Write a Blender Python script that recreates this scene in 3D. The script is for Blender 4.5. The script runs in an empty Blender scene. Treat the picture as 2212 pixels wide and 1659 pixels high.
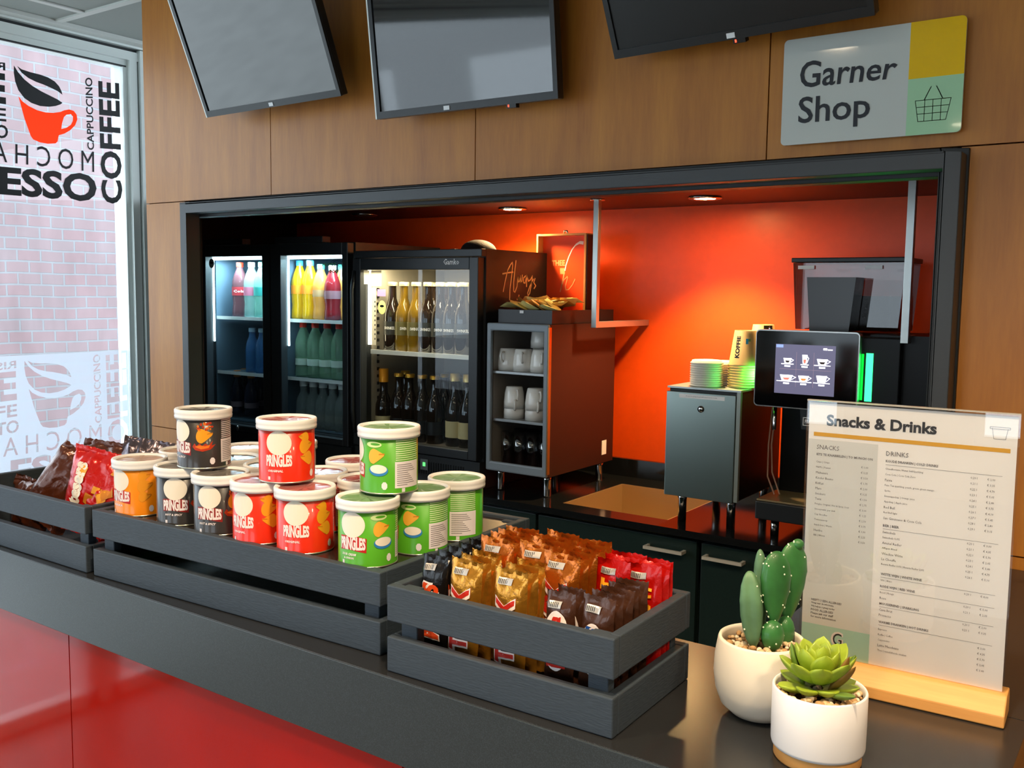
import bpy, bmesh, math, random
from mathutils import Vector, Matrix, noise
random.seed(7)
PI = math.pi
SC = bpy.context.scene
COL = SC.collection
# ------------------------------------------------------------------ camera
FPX, YAW, PITCH, ROLL = 2054.87, 0.61224766, 0.09696121, 0.01280102
CX, CY = 1106.0, 829.5
FW = Vector((-math.sin(YAW)*math.cos(PITCH), math.cos(YAW)*math.cos(PITCH), -math.sin(PITCH)))
_r = Vector((math.cos(YAW), math.sin(YAW), 0)); _u = _r.cross(FW)
RT = _r*math.cos(ROLL) + _u*math.sin(ROLL); UP = RT.cross(FW)
CAM = Vector((0, 0, 1.5))
cam = bpy.data.objects.new('camera', bpy.data.cameras.new('camera')); COL.objects.link(cam)
cam.data.sensor_width = 36.0; cam.data.lens = FPX/2212*36.0
cam.data.clip_start = 0.05; cam.data.clip_end = 100
cam.matrix_world = Matrix(((RT.x, UP.x, -FW.x, 0), (RT.y, UP.y, -FW.y, 0), (RT.z, UP.z, -FW.z, 1.5), (0, 0, 0, 1)))
SC.camera = cam
SC.view_settings.view_transform = 'Standard'; SC.view_settings.look = 'None'
SC.view_settings.gamma = 1; SC.view_settings.use_curve_mapping = False
SC.view_settings.exposure = 0.35

def at(px, py, ax, v):
    """surveying helper: where the sight line through a photo pixel meets the real plane coord[ax]=v"""
    d = FW + RT*((px-CX)/FPX) - UP*((py-CY)/FPX)
    return CAM + d*((v-CAM[ax])/d[ax])

# ------------------------------------------------------------------ world and lights
w = bpy.data.worlds.new('overcast_sky'); SC.world = w; w.use_nodes = True
nt = w.node_tree; bg = nt.nodes['Background']
tc = nt.nodes.new('ShaderNodeTexCoord'); sx = nt.nodes.new('ShaderNodeSeparateXYZ'); cr = nt.nodes.new('ShaderNodeValToRGB')
nt.links.new(tc.outputs['Generated'], sx.inputs[0]); nt.links.new(sx.outputs[2], cr.inputs[0]); nt.links.new(cr.outputs[0], bg.inputs[0])
cr.color_ramp.elements[0].position = 0.0; cr.color_ramp.elements[0].color = (0.62, 0.72, 0.80, 1)
cr.color_ramp.elements[1].position = 0.5; cr.color_ramp.elements[1].color = (0.80, 0.92, 1.0, 1)
bg.inputs[1].default_value = 3.6

def spot(name, loc, energy, col=(1, .72, .42), size=100, blend=.7, tgt=None, r=.03):
    l = bpy.data.lights.new(name, 'SPOT'); l.energy = energy; l.color = col; l.spot_size = math.radians(size)
    l.spot_blend = blend; l.shadow_soft_size = r
    o = bpy.data.objects.new(name, l); COL.objects.link(o); o.location = loc
    d = (Vector(tgt)-Vector(loc)) if tgt else Vector((0, 0, -1))
    o.rotation_euler = d.to_track_quat('-Z', 'Y').to_euler(); return o

CEIL = 2.361; WALL = 1.755; WINX = -3.136; NCEIL = 1.77; NBACK = 2.76; WT = 0.90; CT = 1.05
NICHE_SPOTS = [(-1.802, 2.54, 22), (-1.113, 2.51, 34.0)]
for i, (x, y, e) in enumerate(NICHE_SPOTS):
    spot('niche_spot_lamp', (x, y, NCEIL-.02), e, (1, .68, .34), (150, 104)[i], .55, (x, y+.02, 0), .025)
ROOM_SPOTS = [(-.25, .45), (.65, .55), (-1.9, .2), (-1.0256, .0872), (.6, .1), (-.946, -1.756), (1.2, -1.6)]  # first two are added lamps that brighten the menu and counter fronts
for i, (x, y) in enumerate(ROOM_SPOTS):
    spot('ceiling_spot_lamp', (x, y, CEIL-.03), (66, 38, 5, 40, 34, 40, 26)[i], (1, .75, .47), 140, .8, None, .05)

# ------------------------------------------------------------------ materials
def lin(c):
    if isinstance(c, str):
        c = tuple(int(c[i:i+2], 16)/255 for i in (0, 2, 4))
        return tuple((v/12.92 if v <= .04045 else ((v+.055)/1.055)**2.4) for v in c)
    return c
MATS = {}
def mat(name, col, rough=.5, metal=0, emit=0, alpha=1, trans=0, bump=0, bscale=200, spec=.5, var=0, coat=0, vscale=None, ior=1.45):
    if name in MATS: return MATS[name]
    m = bpy.data.materials.new(name); m.use_nodes = True; MATS[name] = m
    n = m.node_tree; p = n.nodes['Principled BSDF']; c = lin(col)
    p.inputs['Base Color'].default_value = (*c, 1); p.inputs['Roughness'].default_value = rough
    p.inputs['Metallic'].default_value = metal; p.inputs['Specular IOR Level'].default_value = spec
    p.inputs['Transmission Weight'].default_value = trans; p.inputs['Alpha'].default_value = alpha
    p.inputs['Coat Weight'].default_value = coat; p.inputs['IOR'].default_value = ior
    if emit:
        p.inputs['Emission Color'].default_value = (*c, 1); p.inputs['Emission Strength'].default_value = emit
    if bump or var:
        t = n.nodes.new('ShaderNodeTexCoord'); no = n.nodes.new('ShaderNodeTexNoise')
        no.inputs['Scale'].default_value = bscale; no.inputs['Detail'].default_value = 4
        n.links.new(t.outputs['Object'], no.inputs['Vector'])
        if vscale:
            mp = n.nodes.new('ShaderNodeMapping'); mp.inputs['Scale'].default_value = vscale
            n.links.new(t.outputs['Object'], mp.inputs[0]); n.links.new(mp.outputs[0], no.inputs['Vector'])
        if bump:
            b = n.nodes.new('ShaderNodeBump'); b.inputs['Strength'].default_value = bump; b.inputs['Distance'].default_value = .002
            n.links.new(no.outputs['Fac'], b.inputs['Height']); n.links.new(b.outputs[0], p.inputs['Normal'])
        if var:
            r = n.nodes.new('ShaderNodeValToRGB'); n.links.new(no.outputs['Fac'], r.inputs[0])
            r.color_ramp.elements[0].position = .3; r.color_ramp.elements[1].position = .7
            r.color_ramp.elements[0].color = (*[v*(1-var) for v in c], 1); r.color_ramp.elements[1].color = (*[min(1, v*(1+var)) for v in c], 1)
            n.links.new(r.outputs[0], p.inputs['Base Color'])
    return m
def wood(name, c1, c2, rough=.45, sc=(7, 7, .8), coat=.0):
    m = bpy.data.materials.new(name); m.use_nodes = True; n = m.node_tree; p = n.nodes['Principled BSDF']
    t = n.nodes.new('ShaderNodeTexCoord'); mp = n.nodes.new('ShaderNodeMapping'); mp.inputs['Scale'].default_value = sc
    a = n.nodes.new('ShaderNodeTexNoise'); a.inputs['Scale'].default_value = 3; a.inputs['Detail'].default_value = 6; a.inputs['Distortion'].default_value = .2
    b = n.nodes.new('ShaderNodeTexNoise'); b.inputs['Scale'].default_value = 26; b.inputs['Detail'].default_value = 3
    r = n.nodes.new('ShaderNodeValToRGB'); mx = n.nodes.new('ShaderNodeMath'); mx.operation = 'MULTIPLY_ADD'; mx.inputs[1].default_value = .35
    n.links.new(t.outputs['Object'], mp.inputs[0]); n.links.new(mp.outputs[0], a.inputs[0]); n.links.new(mp.outputs[0], b.inputs[0])
    n.links.new(b.outputs['Fac'], mx.inputs[0]); n.links.new(a.outputs['Fac'], mx.inputs[2]); n.links.new(mx.outputs[0], r.inputs[0])
    r.color_ramp.elements[0].position = .30; r.color_ramp.elements[1].position = 1.0
    r.color_ramp.elements[0].color = (*lin(c1), 1); r.color_ramp.elements[1].color = (*lin(c2), 1)
    n.links.new(r.outputs[0], p.inputs['Base Color']); p.inputs['Roughness'].default_value = rough; p.inputs['Coat Weight'].default_value = coat
    return m
def glassm(name, tint=(1, 1, 1), refl=.08, rough=.0, fres=True):
    m = bpy.data.materials.new(name); m.use_nodes = True; n = m.node_tree; n.nodes.clear()
    o = n.nodes.new('ShaderNodeOutputMaterial'); mx = n.nodes.new('ShaderNodeMixShader')
    t = n.nodes.new('ShaderNodeBsdfTransparent'); g = n.nodes.new('ShaderNodeBsdfGlossy'); t.inputs[0].default_value = (*lin(tint), 1)
    g.inputs['Roughness'].default_value = rough
    lw = n.nodes.new('ShaderNodeLayerWeight'); lw.inputs[0].default_value = .35
    ma = n.nodes.new('ShaderNodeMath'); ma.operation = 'MULTIPLY_ADD'; ma.inputs[1].default_value = .45 if fres else 0; ma.inputs[2].default_value = refl; ma.use_clamp = True
    n.links.new(lw.outputs['Fresnel'], ma.inputs[0]); n.links.new(ma.outputs[0], mx.inputs[0])
    n.links.new(t.outputs[0], mx.inputs[1]); n.links.new(g.outputs[0], mx.inputs[2]); n.links.new(mx.outputs[0], o.inputs[0]); return m
def counter_mat(name, col, rough, spk):
    m = mat(name, col, rough, spec=.6); n = m.node_tree; p = n.nodes['Principled BSDF']
    t = n.nodes.new('ShaderNodeTexCoord'); no = n.nodes.new('ShaderNodeTexNoise'); no.inputs['Scale'].default_value = 900; no.inputs['Detail'].default_value = 2
    r = n.nodes.new('ShaderNodeValToRGB'); n.links.new(t.outputs['Object'], no.inputs[0]); n.links.new(no.outputs['Fac'], r.inputs[0])
    c = lin(col); r.color_ramp.elements[0].position = .45; r.color_ramp.elements[0].color = (*c, 1)
    r.color_ramp.elements[1].position = .75; r.color_ramp.elements[1].color = (*[v*spk for v in c], 1)
    n.links.new(r.outputs[0], p.inputs['Base Color']); return m

M_WOOD = wood('honey_maple_veneer', '9a5a1a', 'c5822c', .42, (7, 7, .8))
M_PLY = wood('light_beech', 'c98a45', 'e0a862', .5, (1, 14, 14))
M_GLASS = glassm('window_glass', (.97, .99, 1), .03)
M_FGLASS = glassm('fridge_glass', (.9, .97, 1), .055)
M_ACR = glassm('clear_acrylic', (.995, .995, .995), .04)
M_SMOKE = glassm('smoked_plastic', (.42, .38, .38), .05)
M_CLEAR = glassm('drinking_glass', (.88, .90, .92), .22)
M_COUNTER = counter_mat('black_speckled_laminate', '1b1c1e', .24, 3.2)
M_FASCIA = counter_mat('black_speckled_fascia', '282e32', .28, 2.2)
M_WT = counter_mat('black_worktop', '141516', .12, 2.0)
M_CRATE = mat('charcoal_painted_wood', '323c47', .55, bump=.2, bscale=90, var=.12, vscale=(1, 1, 6))
M_RED = mat('glossy_red_panel', 'a80e04', .06, spec=.32, var=.08, bscale=6)
M_FRAME = mat('dark_grey_frame', '3a3d40', .45, bump=.1)
M_BLK = mat('black_plastic', '0c0d0e', .35)
M_BLKG = mat('black_gloss', '060709', .08)
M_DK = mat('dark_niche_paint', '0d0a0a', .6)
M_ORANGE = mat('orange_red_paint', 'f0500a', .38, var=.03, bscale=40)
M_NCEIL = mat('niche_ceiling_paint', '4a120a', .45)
M_FR = mat('fridge_charcoal', '26292c', .38, bump=.05)
M_ALU = mat('aluminium_window_frame', 'e4eeec', .28, .0)
M_ALUD = mat('dark_gasket', '1c2022', .5)
M_CEIL = mat('grey_ceiling_tile', '98a09c', .8, bump=.2, bscale=300)
M_CEILT = mat('ceiling_grid_white', 'cfd4d0', .5)
M_CHROME = mat('chrome', 'd8d8d8', .12, 1)
M_STEEL = mat('brushed_steel', 'b4b8b6', .34, .9, bump=.08, bscale=60, vscale=(1, 1, 60))
M_STEELD = mat('dark_brushed_steel', '565a5c', .33, 1)
M_WHITE = mat('white_vinyl', 'e9edf0', .5)
M_PAPER = mat('white_paper', 'f6f3f0', .6)
M_INK = mat('dark_ink', '1e222a', .5)
M_INKG = mat('grey_ink', '6b6668', .6)
M_CAB = mat('black_laminate_sheen', '1f2e2b', .28, var=.1)  # green in the base colour stands in for daylight sheen on black
M_SINK = mat('warm_steel_sink', 'c4a878', .35, .6)
M_FLOOR = mat('beige_floor_tile', '8a8378', .35, var=.08, bscale=3)
M_ROOMW = mat('room_wall_paint', 'b9b3a6', .8)

def film_mat(name, dif, tra, k, clear):
    m = bpy.data.materials.new(name); m.use_nodes = True; n = m.node_tree; n.nodes.remove(n.nodes['Principled BSDF'])
    d = n.nodes.new('ShaderNodeBsdfDiffuse'); t = n.nodes.new('ShaderNodeBsdfTranslucent'); tr = n.nodes.new('ShaderNodeBsdfTransparent')
    mx = n.nodes.new('ShaderNodeMixShader'); m2 = n.nodes.new('ShaderNodeMixShader'); d.inputs[0].default_value = (*dif, 1); t.inputs[0].default_value = (*tra, 1)
    mx.inputs[0].default_value = k; m2.inputs[0].default_value = clear
    n.links.new(d.outputs[0], mx.inputs[1]); n.links.new(t.outputs[0], mx.inputs[2]); n.links.new(mx.outputs[0], m2.inputs[1]); n.links.new(tr.outputs[0], m2.inputs[2])
    n.links.new(m2.outputs[0], n.nodes['Material Output'].inputs[0]); return m

# ------------------------------------------------------------------ mesh helpers
class MB:
    def __init__(s): s.v = []; s.f = []; s.m = []; s.sm = []; s.mats = []
    def mi(s, m):
        if m not in s.mats: s.mats.append(m)
        return s.mats.index(m)
    def add(s, vs, fs, m, smooth=False):
        b = len(s.v); s.v += [tuple(v) for v in vs]; k = s.mi(m)
        for f in fs: s.f.append([b+i for i in f]); s.m.append(k); s.sm.append(smooth)
        return s
    def box(s, x0, y0, z0, x1, y1, z1, m):
        x0, x1 = min(x0, x1), max(x0, x1); y0, y1 = min(y0, y1), max(y0, y1); z0, z1 = min(z0, z1), max(z0, z1)
        v = [(x0, y0, z0), (x1, y0, z0), (x1, y1, z0), (x0, y1, z0), (x0, y0, z1), (x1, y0, z1), (x1, y1, z1), (x0, y1, z1)]
        return s.add(v, [(3, 2, 1, 0), (4, 5, 6, 7), (0, 1, 5, 4), (1, 2, 6, 5), (2, 3, 7, 6), (3, 0, 4, 7)], m)
    def frame(s, x0, z0, x1, z1, y0, y1, t, m, tb=None, tt=None):
        tb = t if tb is None else tb; tt = t if tt is None else tt
        o = [(x0, z0), (x1, z0), (x1, z1), (x0, z1)]; i = [(x0+t, z0+tb), (x1-t, z0+tb), (x1-t, z1-tt), (x0+t, z1-tt)]
        v = [(a, y0, b) for a, b in o] + [(a, y0, b) for a, b in i] + [(a, y1, b) for a, b in o] + [(a, y1, b) for a, b in i]
        f = []
        for k in range(4):
            j = (k+1) % 4
            f += [(k, j, 4+j, 4+k), (8+j, 8+k, 12+k, 12+j), (8+k, 8+j, j, k), (4+k, 4+j, 12+j, 12+k)]
        return s.add(v, f, m)
    def lathe(s, prof, m, seg=32, c=(0, 0, 0), cap=True, smooth=True):
        v = []; f = []
        for r, z in prof:
            for k in range(seg):
                a = 2*PI*k/seg; v.append((c[0]+r*math.cos(a), c[1]+r*math.sin(a), c[2]+z))
        for i in range(len(prof)-1):
            for k in range(seg):
                j = (k+1) % seg; f.append((i*seg+k, i*seg+j, (i+1)*seg+j, (i+1)*seg+k))
        s.add(v, f, m, smooth)
        if cap:
            n = len(prof)-1
            s.add(v[:seg], [tuple(reversed(range(seg)))], m); s.add(v[n*seg:], [tuple(range(seg))], m)
        return s
    def tube(s, pts, r, m, seg=10, cap=True, smooth=True):
        pts = [Vector(p) for p in pts]; v = []; f = []; n = len(pts)
        rs = r if isinstance(r, (list, tuple)) else [r]*n
        d0 = (pts[1]-pts[0]).normalized(); up = Vector((0, 0, 1)) if abs(d0.z) < .9 else Vector((1, 0, 0)); nx = d0.cross(up).normalized()
        for i, p in enumerate(pts):
            d = ((pts[min(i+1, n-1)]-p).normalized() + (p-pts[max(i-1, 0)]).normalized()).normalized()
            nx = (nx - d*nx.dot(d)).normalized(); ny = d.cross(nx)
            for k in range(seg):
                a = 2*PI*k/seg; v.append(p + nx*rs[i]*math.cos(a) + ny*rs[i]*math.sin(a))
        for i in range(n-1):
            for k in range(seg):
                j = (k+1) % seg; f.append((i*seg+k, i*seg+j, (i+1)*seg+j, (i+1)*seg+k))
        s.add(v, f, m, smooth)
        if cap: s.add(v[:seg], [tuple(reversed(range(seg)))], m); s.add(v[-seg:], [tuple(range(seg))], m)
        return s
    def prism(s, poly, d0, d1, m, fn=None):
        """poly in (a,b); extruded along third axis; fn maps (a,b,d)->xyz"""
        fn = fn or (lambda a, b, d: (a, d, b)); n = len(poly)
        v = [fn(a, b, d0) for a, b in poly]+[fn(a, b, d1) for a, b in poly]
        f = [tuple(range(n)), tuple(reversed(range(n, 2*n)))]+[(i+n, (i+1) % n+n, (i+1) % n, i) for i in range(n)]
        return s.add(v, f, m)
    def ell(s, c, r, m, rot=None, nu=16, nv=10, fn=None):
        v = []; f = []
        for i in range(nv+1):
            t = PI*i/nv
            for k in range(nu):
                a = 2*PI*k/nu; p = Vector((r[0]*math.sin(t)*math.cos(a), r[1]*math.sin(t)*math.sin(a), r[2]*math.cos(t)))
                if fn: p = fn(p, t, a)
                if rot: p = rot @ p
                v.append(p+Vector(c))
        for i in range(nv):
            for k in range(nu):
                j = (k+1) % nu; f.append((i*nu+k, (i+1)*nu+k, (i+1)*nu+j, i*nu+j))
        return s.add(v, f, m, True)
    def mesh(s, name):
        me = bpy.data.meshes.new(name); me.from_pydata(s.v, [], s.f)
        for mt in s.mats: me.materials.append(mt)
        me.polygons.foreach_set('material_index', s.m); me.polygons.foreach_set('use_smooth', s.sm); me.update(); return me
    def build(s, name, parent=None, bev=0, weld=True, clean=True, seg=2):
        me = s.mesh(name)
        if clean:
            bm = bmesh.new(); bm.from_mesh(me); bmesh.ops.remove_doubles(bm, verts=bm.verts, dist=1e-5)
            bmesh.ops.recalc_face_normals(bm, faces=bm.faces); bm.to_mesh(me); bm.free()
        o = bpy.data.objects.new(name, me); COL.objects.link(o)
        if parent: o.parent = parent
        if bev:
            b = o.modifiers.new('bevel', 'BEVEL'); b.width = bev; b.segments = seg; b.limit_method = 'ANGLE'; b.angle_limit = math.radians(40)
        return o
def thing(name, label, cat, loc=(0, 0, 0), rz=0, group=None, rot=None):
    o = bpy.data.objects.new(name, None); COL.objects.link(o); o.location = loc; o.rotation_euler = rot or (0, 0, rz)
    o.empty_display_size = .02; o['label'] = label; o['category'] = cat
    if group: o['group'] = group
    return o
def tag(o, label, cat, group=None, kind=None):
    o['label'] = label; o['category'] = cat
    if group: o['group'] = group
    if kind: o['kind'] = kind
    return o
def struct(o, label=None):
    o['kind'] = 'structure'
    if label: o['label'] = label
    return o
def copy_tree(o, parent=None):
    c = o.copy(); COL.objects.link(c); c.parent = parent
    for ch in list(o.children): copy_tree(ch, c)
    return c

# ------------------------------------------------------------------ flat print (lettering, marks)
_tc = {}
def text2d(s, bold=0, shear=0, res=3, space=1.0):
    k = (s, bold, shear, res, space)
    if k in _tc: return _tc[k]
    cu = bpy.data.curves.new('t', 'FONT'); cu.body = s; cu.offset = bold; cu.shear = shear; cu.resolution_u = res; cu.space_character = space
    o = bpy.data.objects.new('t', cu); COL.objects.link(o); bpy.context.view_layer.update()
    me = o.to_mesh(); v = [(p.co.x, p.co.y) for p in me.vertices]; f = [tuple(p.vertices) for p in me.polygons]
    o.to_mesh_clear(); bpy.data.objects.remove(o); bpy.data.curves.remove(cu)
    xs = [p[0] for p in v]; ys = [p[1] for p in v]; x0, x1, y0, y1 = min(xs), max(xs), min(ys), max(ys)
    _tc[k] = ([((a-x0)/(x1-x0), (b-y0)/(y1-y0)) for a, b in v], f, (x1-x0)/(y1-y0)); return _tc[k]
class Art:
    """flat printing: polygons and letters in 2-D, later laid on a surface"""
    def __init__(s): s.items = []
    def poly(s, pts, m, lay=1): s.items.append(([tuple(p) for p in pts], [tuple(range(len(pts)))], m, lay)); return s
    def rect(s, x0, y0, x1, y1, m, lay=1): return s.poly([(x0, y0), (x1, y0), (x1, y1), (x0, y1)], m, lay)
    def oval(s, cx, cy, rx, ry, m, lay=1, n=32, a0=0): return s.poly([(cx+rx*math.cos(a0+2*PI*k/n), cy+ry*math.sin(a0+2*PI*k/n)) for k in range(n)], m, lay)
    def line(s, pts, w, m, lay=1):
        for (a, b), (c, d) in zip(pts, pts[1:]):
            L = math.hypot(c-a, d-b) or 1; nx, ny = -(d-b)/L*w/2, (c-a)/L*w/2; ex, ey = (c-a)/L*w*.3, (d-b)/L*w*.3
            s.poly([(a+nx-ex, b+ny-ey), (a-nx-ex, b-ny-ey), (c-nx+ex, d-ny+ey), (c+nx+ex, d+ny+ey)], m, lay)
        return s
    def text(s, t, x0, y0, x1, y1, m, lay=2, bold=0, shear=0, rot=0, keep=False, res=3, quad=None, warp=None):
        """fit the text in the box; rot=90 reads upwards; x0>x1 mirrors"""
        v, f, asp = text2d(t, bold, shear, res)
        if keep: x1 = x0+(y1-y0)*asp
        out = []
        for a, b in v:
            if rot == 90: a, b = 1-b, a
            elif rot == -90: a, b = b, 1-a
            if warp: a, b = warp(a, b)
            if quad:
                (p, q, r, u) = quad
                x = (1-b)*((1-a)*p[0]+a*q[0])+b*((1-a)*u[0]+a*r[0]); y = (1-b)*((1-a)*p[1]+a*q[1])+b*((1-a)*u[1]+a*r[1]); out.append((x, y))
            else: out.append((x0+(x1-x0)*a, y0+(y1-y0)*b))
        s.items.append((out, f, m, lay)); return s
    def build(s, name, parent, fn, step=0, offs=.0003, cuty=False):
        """fn(u,v,layer_offset)->xyz"""
        me = bpy.data.meshes.new(name); bm = bmesh.new(); mats = []
        lay = bm.verts.layers.float.new('lay')
        for v, f, m, l in s.items:
            if m not in mats: mats.append(m)
            vs = [bm.verts.new((a, b, 0)) for a, b in v]
            for x in vs: x[lay] = l
            for q in f:
                if len(set(q)) < 3: continue
                try: fc = bm.faces.new([vs[i] for i in q]); fc.material_index = mats.index(m)
                except ValueError: pass
        if step:
            for ax in ((0, 1) if cuty else (0,)):
                lo = min(v.co[ax] for v in bm.verts); hi = max(v.co[ax] for v in bm.verts); x = lo+step
                while x < hi:
                    co = [0, 0, 0]; co[ax] = x; no = [0, 0, 0]; no[ax] = 1
                    bmesh.ops.bisect_plane(bm, geom=bm.verts[:]+bm.edges[:]+bm.faces[:], plane_co=co, plane_no=no); x += step
        for v in bm.verts: v.co = Vector(fn(v.co.x, v.co.y, v[lay]*offs))
        bm.to_mesh(me); bm.free()
        for m in mats: me.materials.append(m)
        o = bpy.data.objects.new(name, me); COL.objects.link(o); o.parent = parent; return o

def text_loops(t, quad, mirror=False, rot=0, bold=0):
    """outlines of a word placed in a quad (BL,BR,TR,TL)"""
    v, f, asp = text2d(t, bold); cnt = {}
    key = [(round(a, 5), round(b, 5)) for a, b in v]
    for q in f:
        for i in range(len(q)):
            a, b = key[q[i]], key[q[(i+1) % len(q)]]
            cnt[(a, b)] = cnt.get((a, b), 0)+1
    nxt = {}
    for (a, b) in cnt:
        if (b, a) not in cnt: nxt.setdefault(a, []).append(b)
    loops = []
    while nxt:
        s0 = next(iter(nxt)); L = [s0]; c = s0
        while c in nxt:
            n = nxt[c].pop()
            if not nxt[c]: del nxt[c]
            if n == s0: break
            L.append(n); c = n
        if len(L) > 2:
            out = []
            for a, b in L:
                if mirror: a = 1-a
                if rot == 90: a, b = 1-b, a
                p, q, r, u = quad
                out.append(((1-b)*((1-a)*p[0]+a*q[0])+b*((1-a)*u[0]+a*r[0]), (1-b)*((1-a)*p[1]+a*q[1])+b*((1-a)*u[1]+a*r[1])))
            loops.append(out)
    return loops
def fill(loops):
    cu = bpy.data.curves.new('f', 'CURVE'); cu.dimensions = '2D'; cu.fill_mode = 'BOTH'
    for L in loops:
        sp = cu.splines.new('POLY'); sp.points.add(len(L)-1); sp.use_cyclic_u = True
        for p, q in zip(sp.points, L): p.co = (q[0], q[1], 0, 1)
    o = bpy.data.objects.new('f', cu); COL.objects.link(o); bpy.context.view_layer.update()
    me = o.to_mesh(); v = [(p.co.x, p.co.y) for p in me.vertices]; f = [tuple(p.vertices) for p in me.polygons]
    o.to_mesh_clear(); bpy.data.objects.remove(o); bpy.data.curves.remove(cu); return v, f

# =================================================================== THE ROOM
b = MB().box(-3.3, -4.2, -.05, 3.2, 3.2, 0, M_FLOOR); struct(b.build('floor'))
# ceiling with its light grid bars
b = MB().box(-3.35, -4.2, CEIL, 3.2, 3.2, CEIL+.08, M_CEIL)
for y in (1.76, 1.16, .56, -.04, -.64, -1.24, -1.84, -2.44, -3.04): b.box(-3.1, y-.012, CEIL-.006, 3, y+.012, CEIL, M_CEILT)
for x in (-2.9, -2.3, -1.7, -1.1, -.5, .1, .7, 1.3, 1.9, 2.5): b.box(x-.012, -4, CEIL-.005, x+.012, 1.755, CEIL-.0005, M_CEILT)
b.box(-3.13, -4.1, CEIL-.012, -3.06, 3.0, CEIL, M_CEILT)
struct(b.build('ceiling', clean=False))
b = MB().box(3.05, -4.2, 0, 3.15, 1.9, CEIL, M_ROOMW); struct(b.build('wall_right'))
# front wall behind the camera, mostly window
b = MB()
b.box(-3.2, -4.1, 0, 3.1, -4.0, .35, M_ROOMW).box(-3.2, -4.1, 2.2, 3.1, -4.0, CEIL, M_ROOMW)
for x0, x1 in ((-3.2, -3.0), (-1.25, -.5), (1.2, 3.1)): b.box(x0, -4.12, .35, x1, -3.98, 2.2, M_ROOMW)
struct(b.build('wall_front', clean=False))
b = MB()
for x0, x1 in ((-3.0, -1.25), (-.5, 1.2)): b.frame(x0, .35, x1, 2.2, -4.08, -4.02, .05, M_ALU)
o = struct(b.build('window_2'))
b = MB()
for x0, x1 in ((-2.95, -1.30), (-.45, 1.15)): b.add([(x0, -4.05, .4), (x1, -4.05, .4), (x1, -4.05, 2.15), (x0, -4.05, 2.15)], [(0, 1, 2, 3)], M_GLASS)
b.build('pane', o)
# back wall: maple panels round the niche opening
b = MB(); g = .0013
cols = [-2.6, -2.035, -1.343, -.6575, .03, .72, 1.41, 2.10, 2.79, 3.05]
for x0, x1 in zip(cols, cols[1:]):
    b.box(x0+g, WALL, 1.7505+g, x1-g, WALL+.02, CEIL, M_WOOD)
def lowp(x0, x1):
    b.box(x0+g, WALL, 1.0706+g, x1-g, WALL+.02, 1.7505-g, M_WOOD); b.box(x0+g, WALL, 0, x1-g, WALL+.02, 1.0706-g, M_WOOD)
lowp(-2.6, -2.41); lowp(-.322, .03)
for x0, x1 in zip(cols[4:], cols[5:]): lowp(x0, x1)
M_SEAM = mat('dark_seam', '2a1608', .8)
b.box(-2.6, WALL+.012, 1.73, 3.05, WALL+.05, CEIL, M_SEAM).box(-2.6, WALL+.012, 0, -2.40, WALL+.05, 1.76, M_SEAM).box(-.33, WALL+.012, 0, 3.05, WALL+.05, 1.76, M_SEAM)
struct(b.build('wall_back', clean=False), 'honey maple panelled wall with the niche opening')
# niche surround
b = MB(); z0 = .0
def uframe(x0, x1, zt, t, y0, y1, m):
    b.box(x0, y0, 0, x0+t, y1, zt, m).box(x1-t, y0, 0, x1, y1, zt, m).box(x0+t, y0, zt-t, x1-t, y1, zt, m)
uframe(-2.4255, -.3069, 1.747, .045, WALL-.008, WALL+.03, mat('frame_dark', '1c1e20', .5))
uframe(-2.3600, -.3102, 1.7355, .0262, 1.70, WALL-.008, M_FRAME)
struct(b.build('trim_1', bev=.0015), 'dark grey surround of the niche')
# niche walls
b = MB().box(-3.05, NBACK, 0, -.25, NBACK+.06, 1.80, M_ORANGE); struct(b.build('wall_niche_back'), 'orange red back wall of the niche')
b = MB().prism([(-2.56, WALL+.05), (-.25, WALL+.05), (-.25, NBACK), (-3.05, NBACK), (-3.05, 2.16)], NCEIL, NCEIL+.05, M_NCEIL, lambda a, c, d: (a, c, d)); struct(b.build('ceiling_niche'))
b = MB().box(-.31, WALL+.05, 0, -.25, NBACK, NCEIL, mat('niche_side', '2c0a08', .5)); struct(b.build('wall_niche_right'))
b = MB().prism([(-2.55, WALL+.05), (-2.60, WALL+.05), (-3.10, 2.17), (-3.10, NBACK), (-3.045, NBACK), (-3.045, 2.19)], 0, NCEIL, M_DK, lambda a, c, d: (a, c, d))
struct(b.build('wall_niche_left'))

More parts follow.
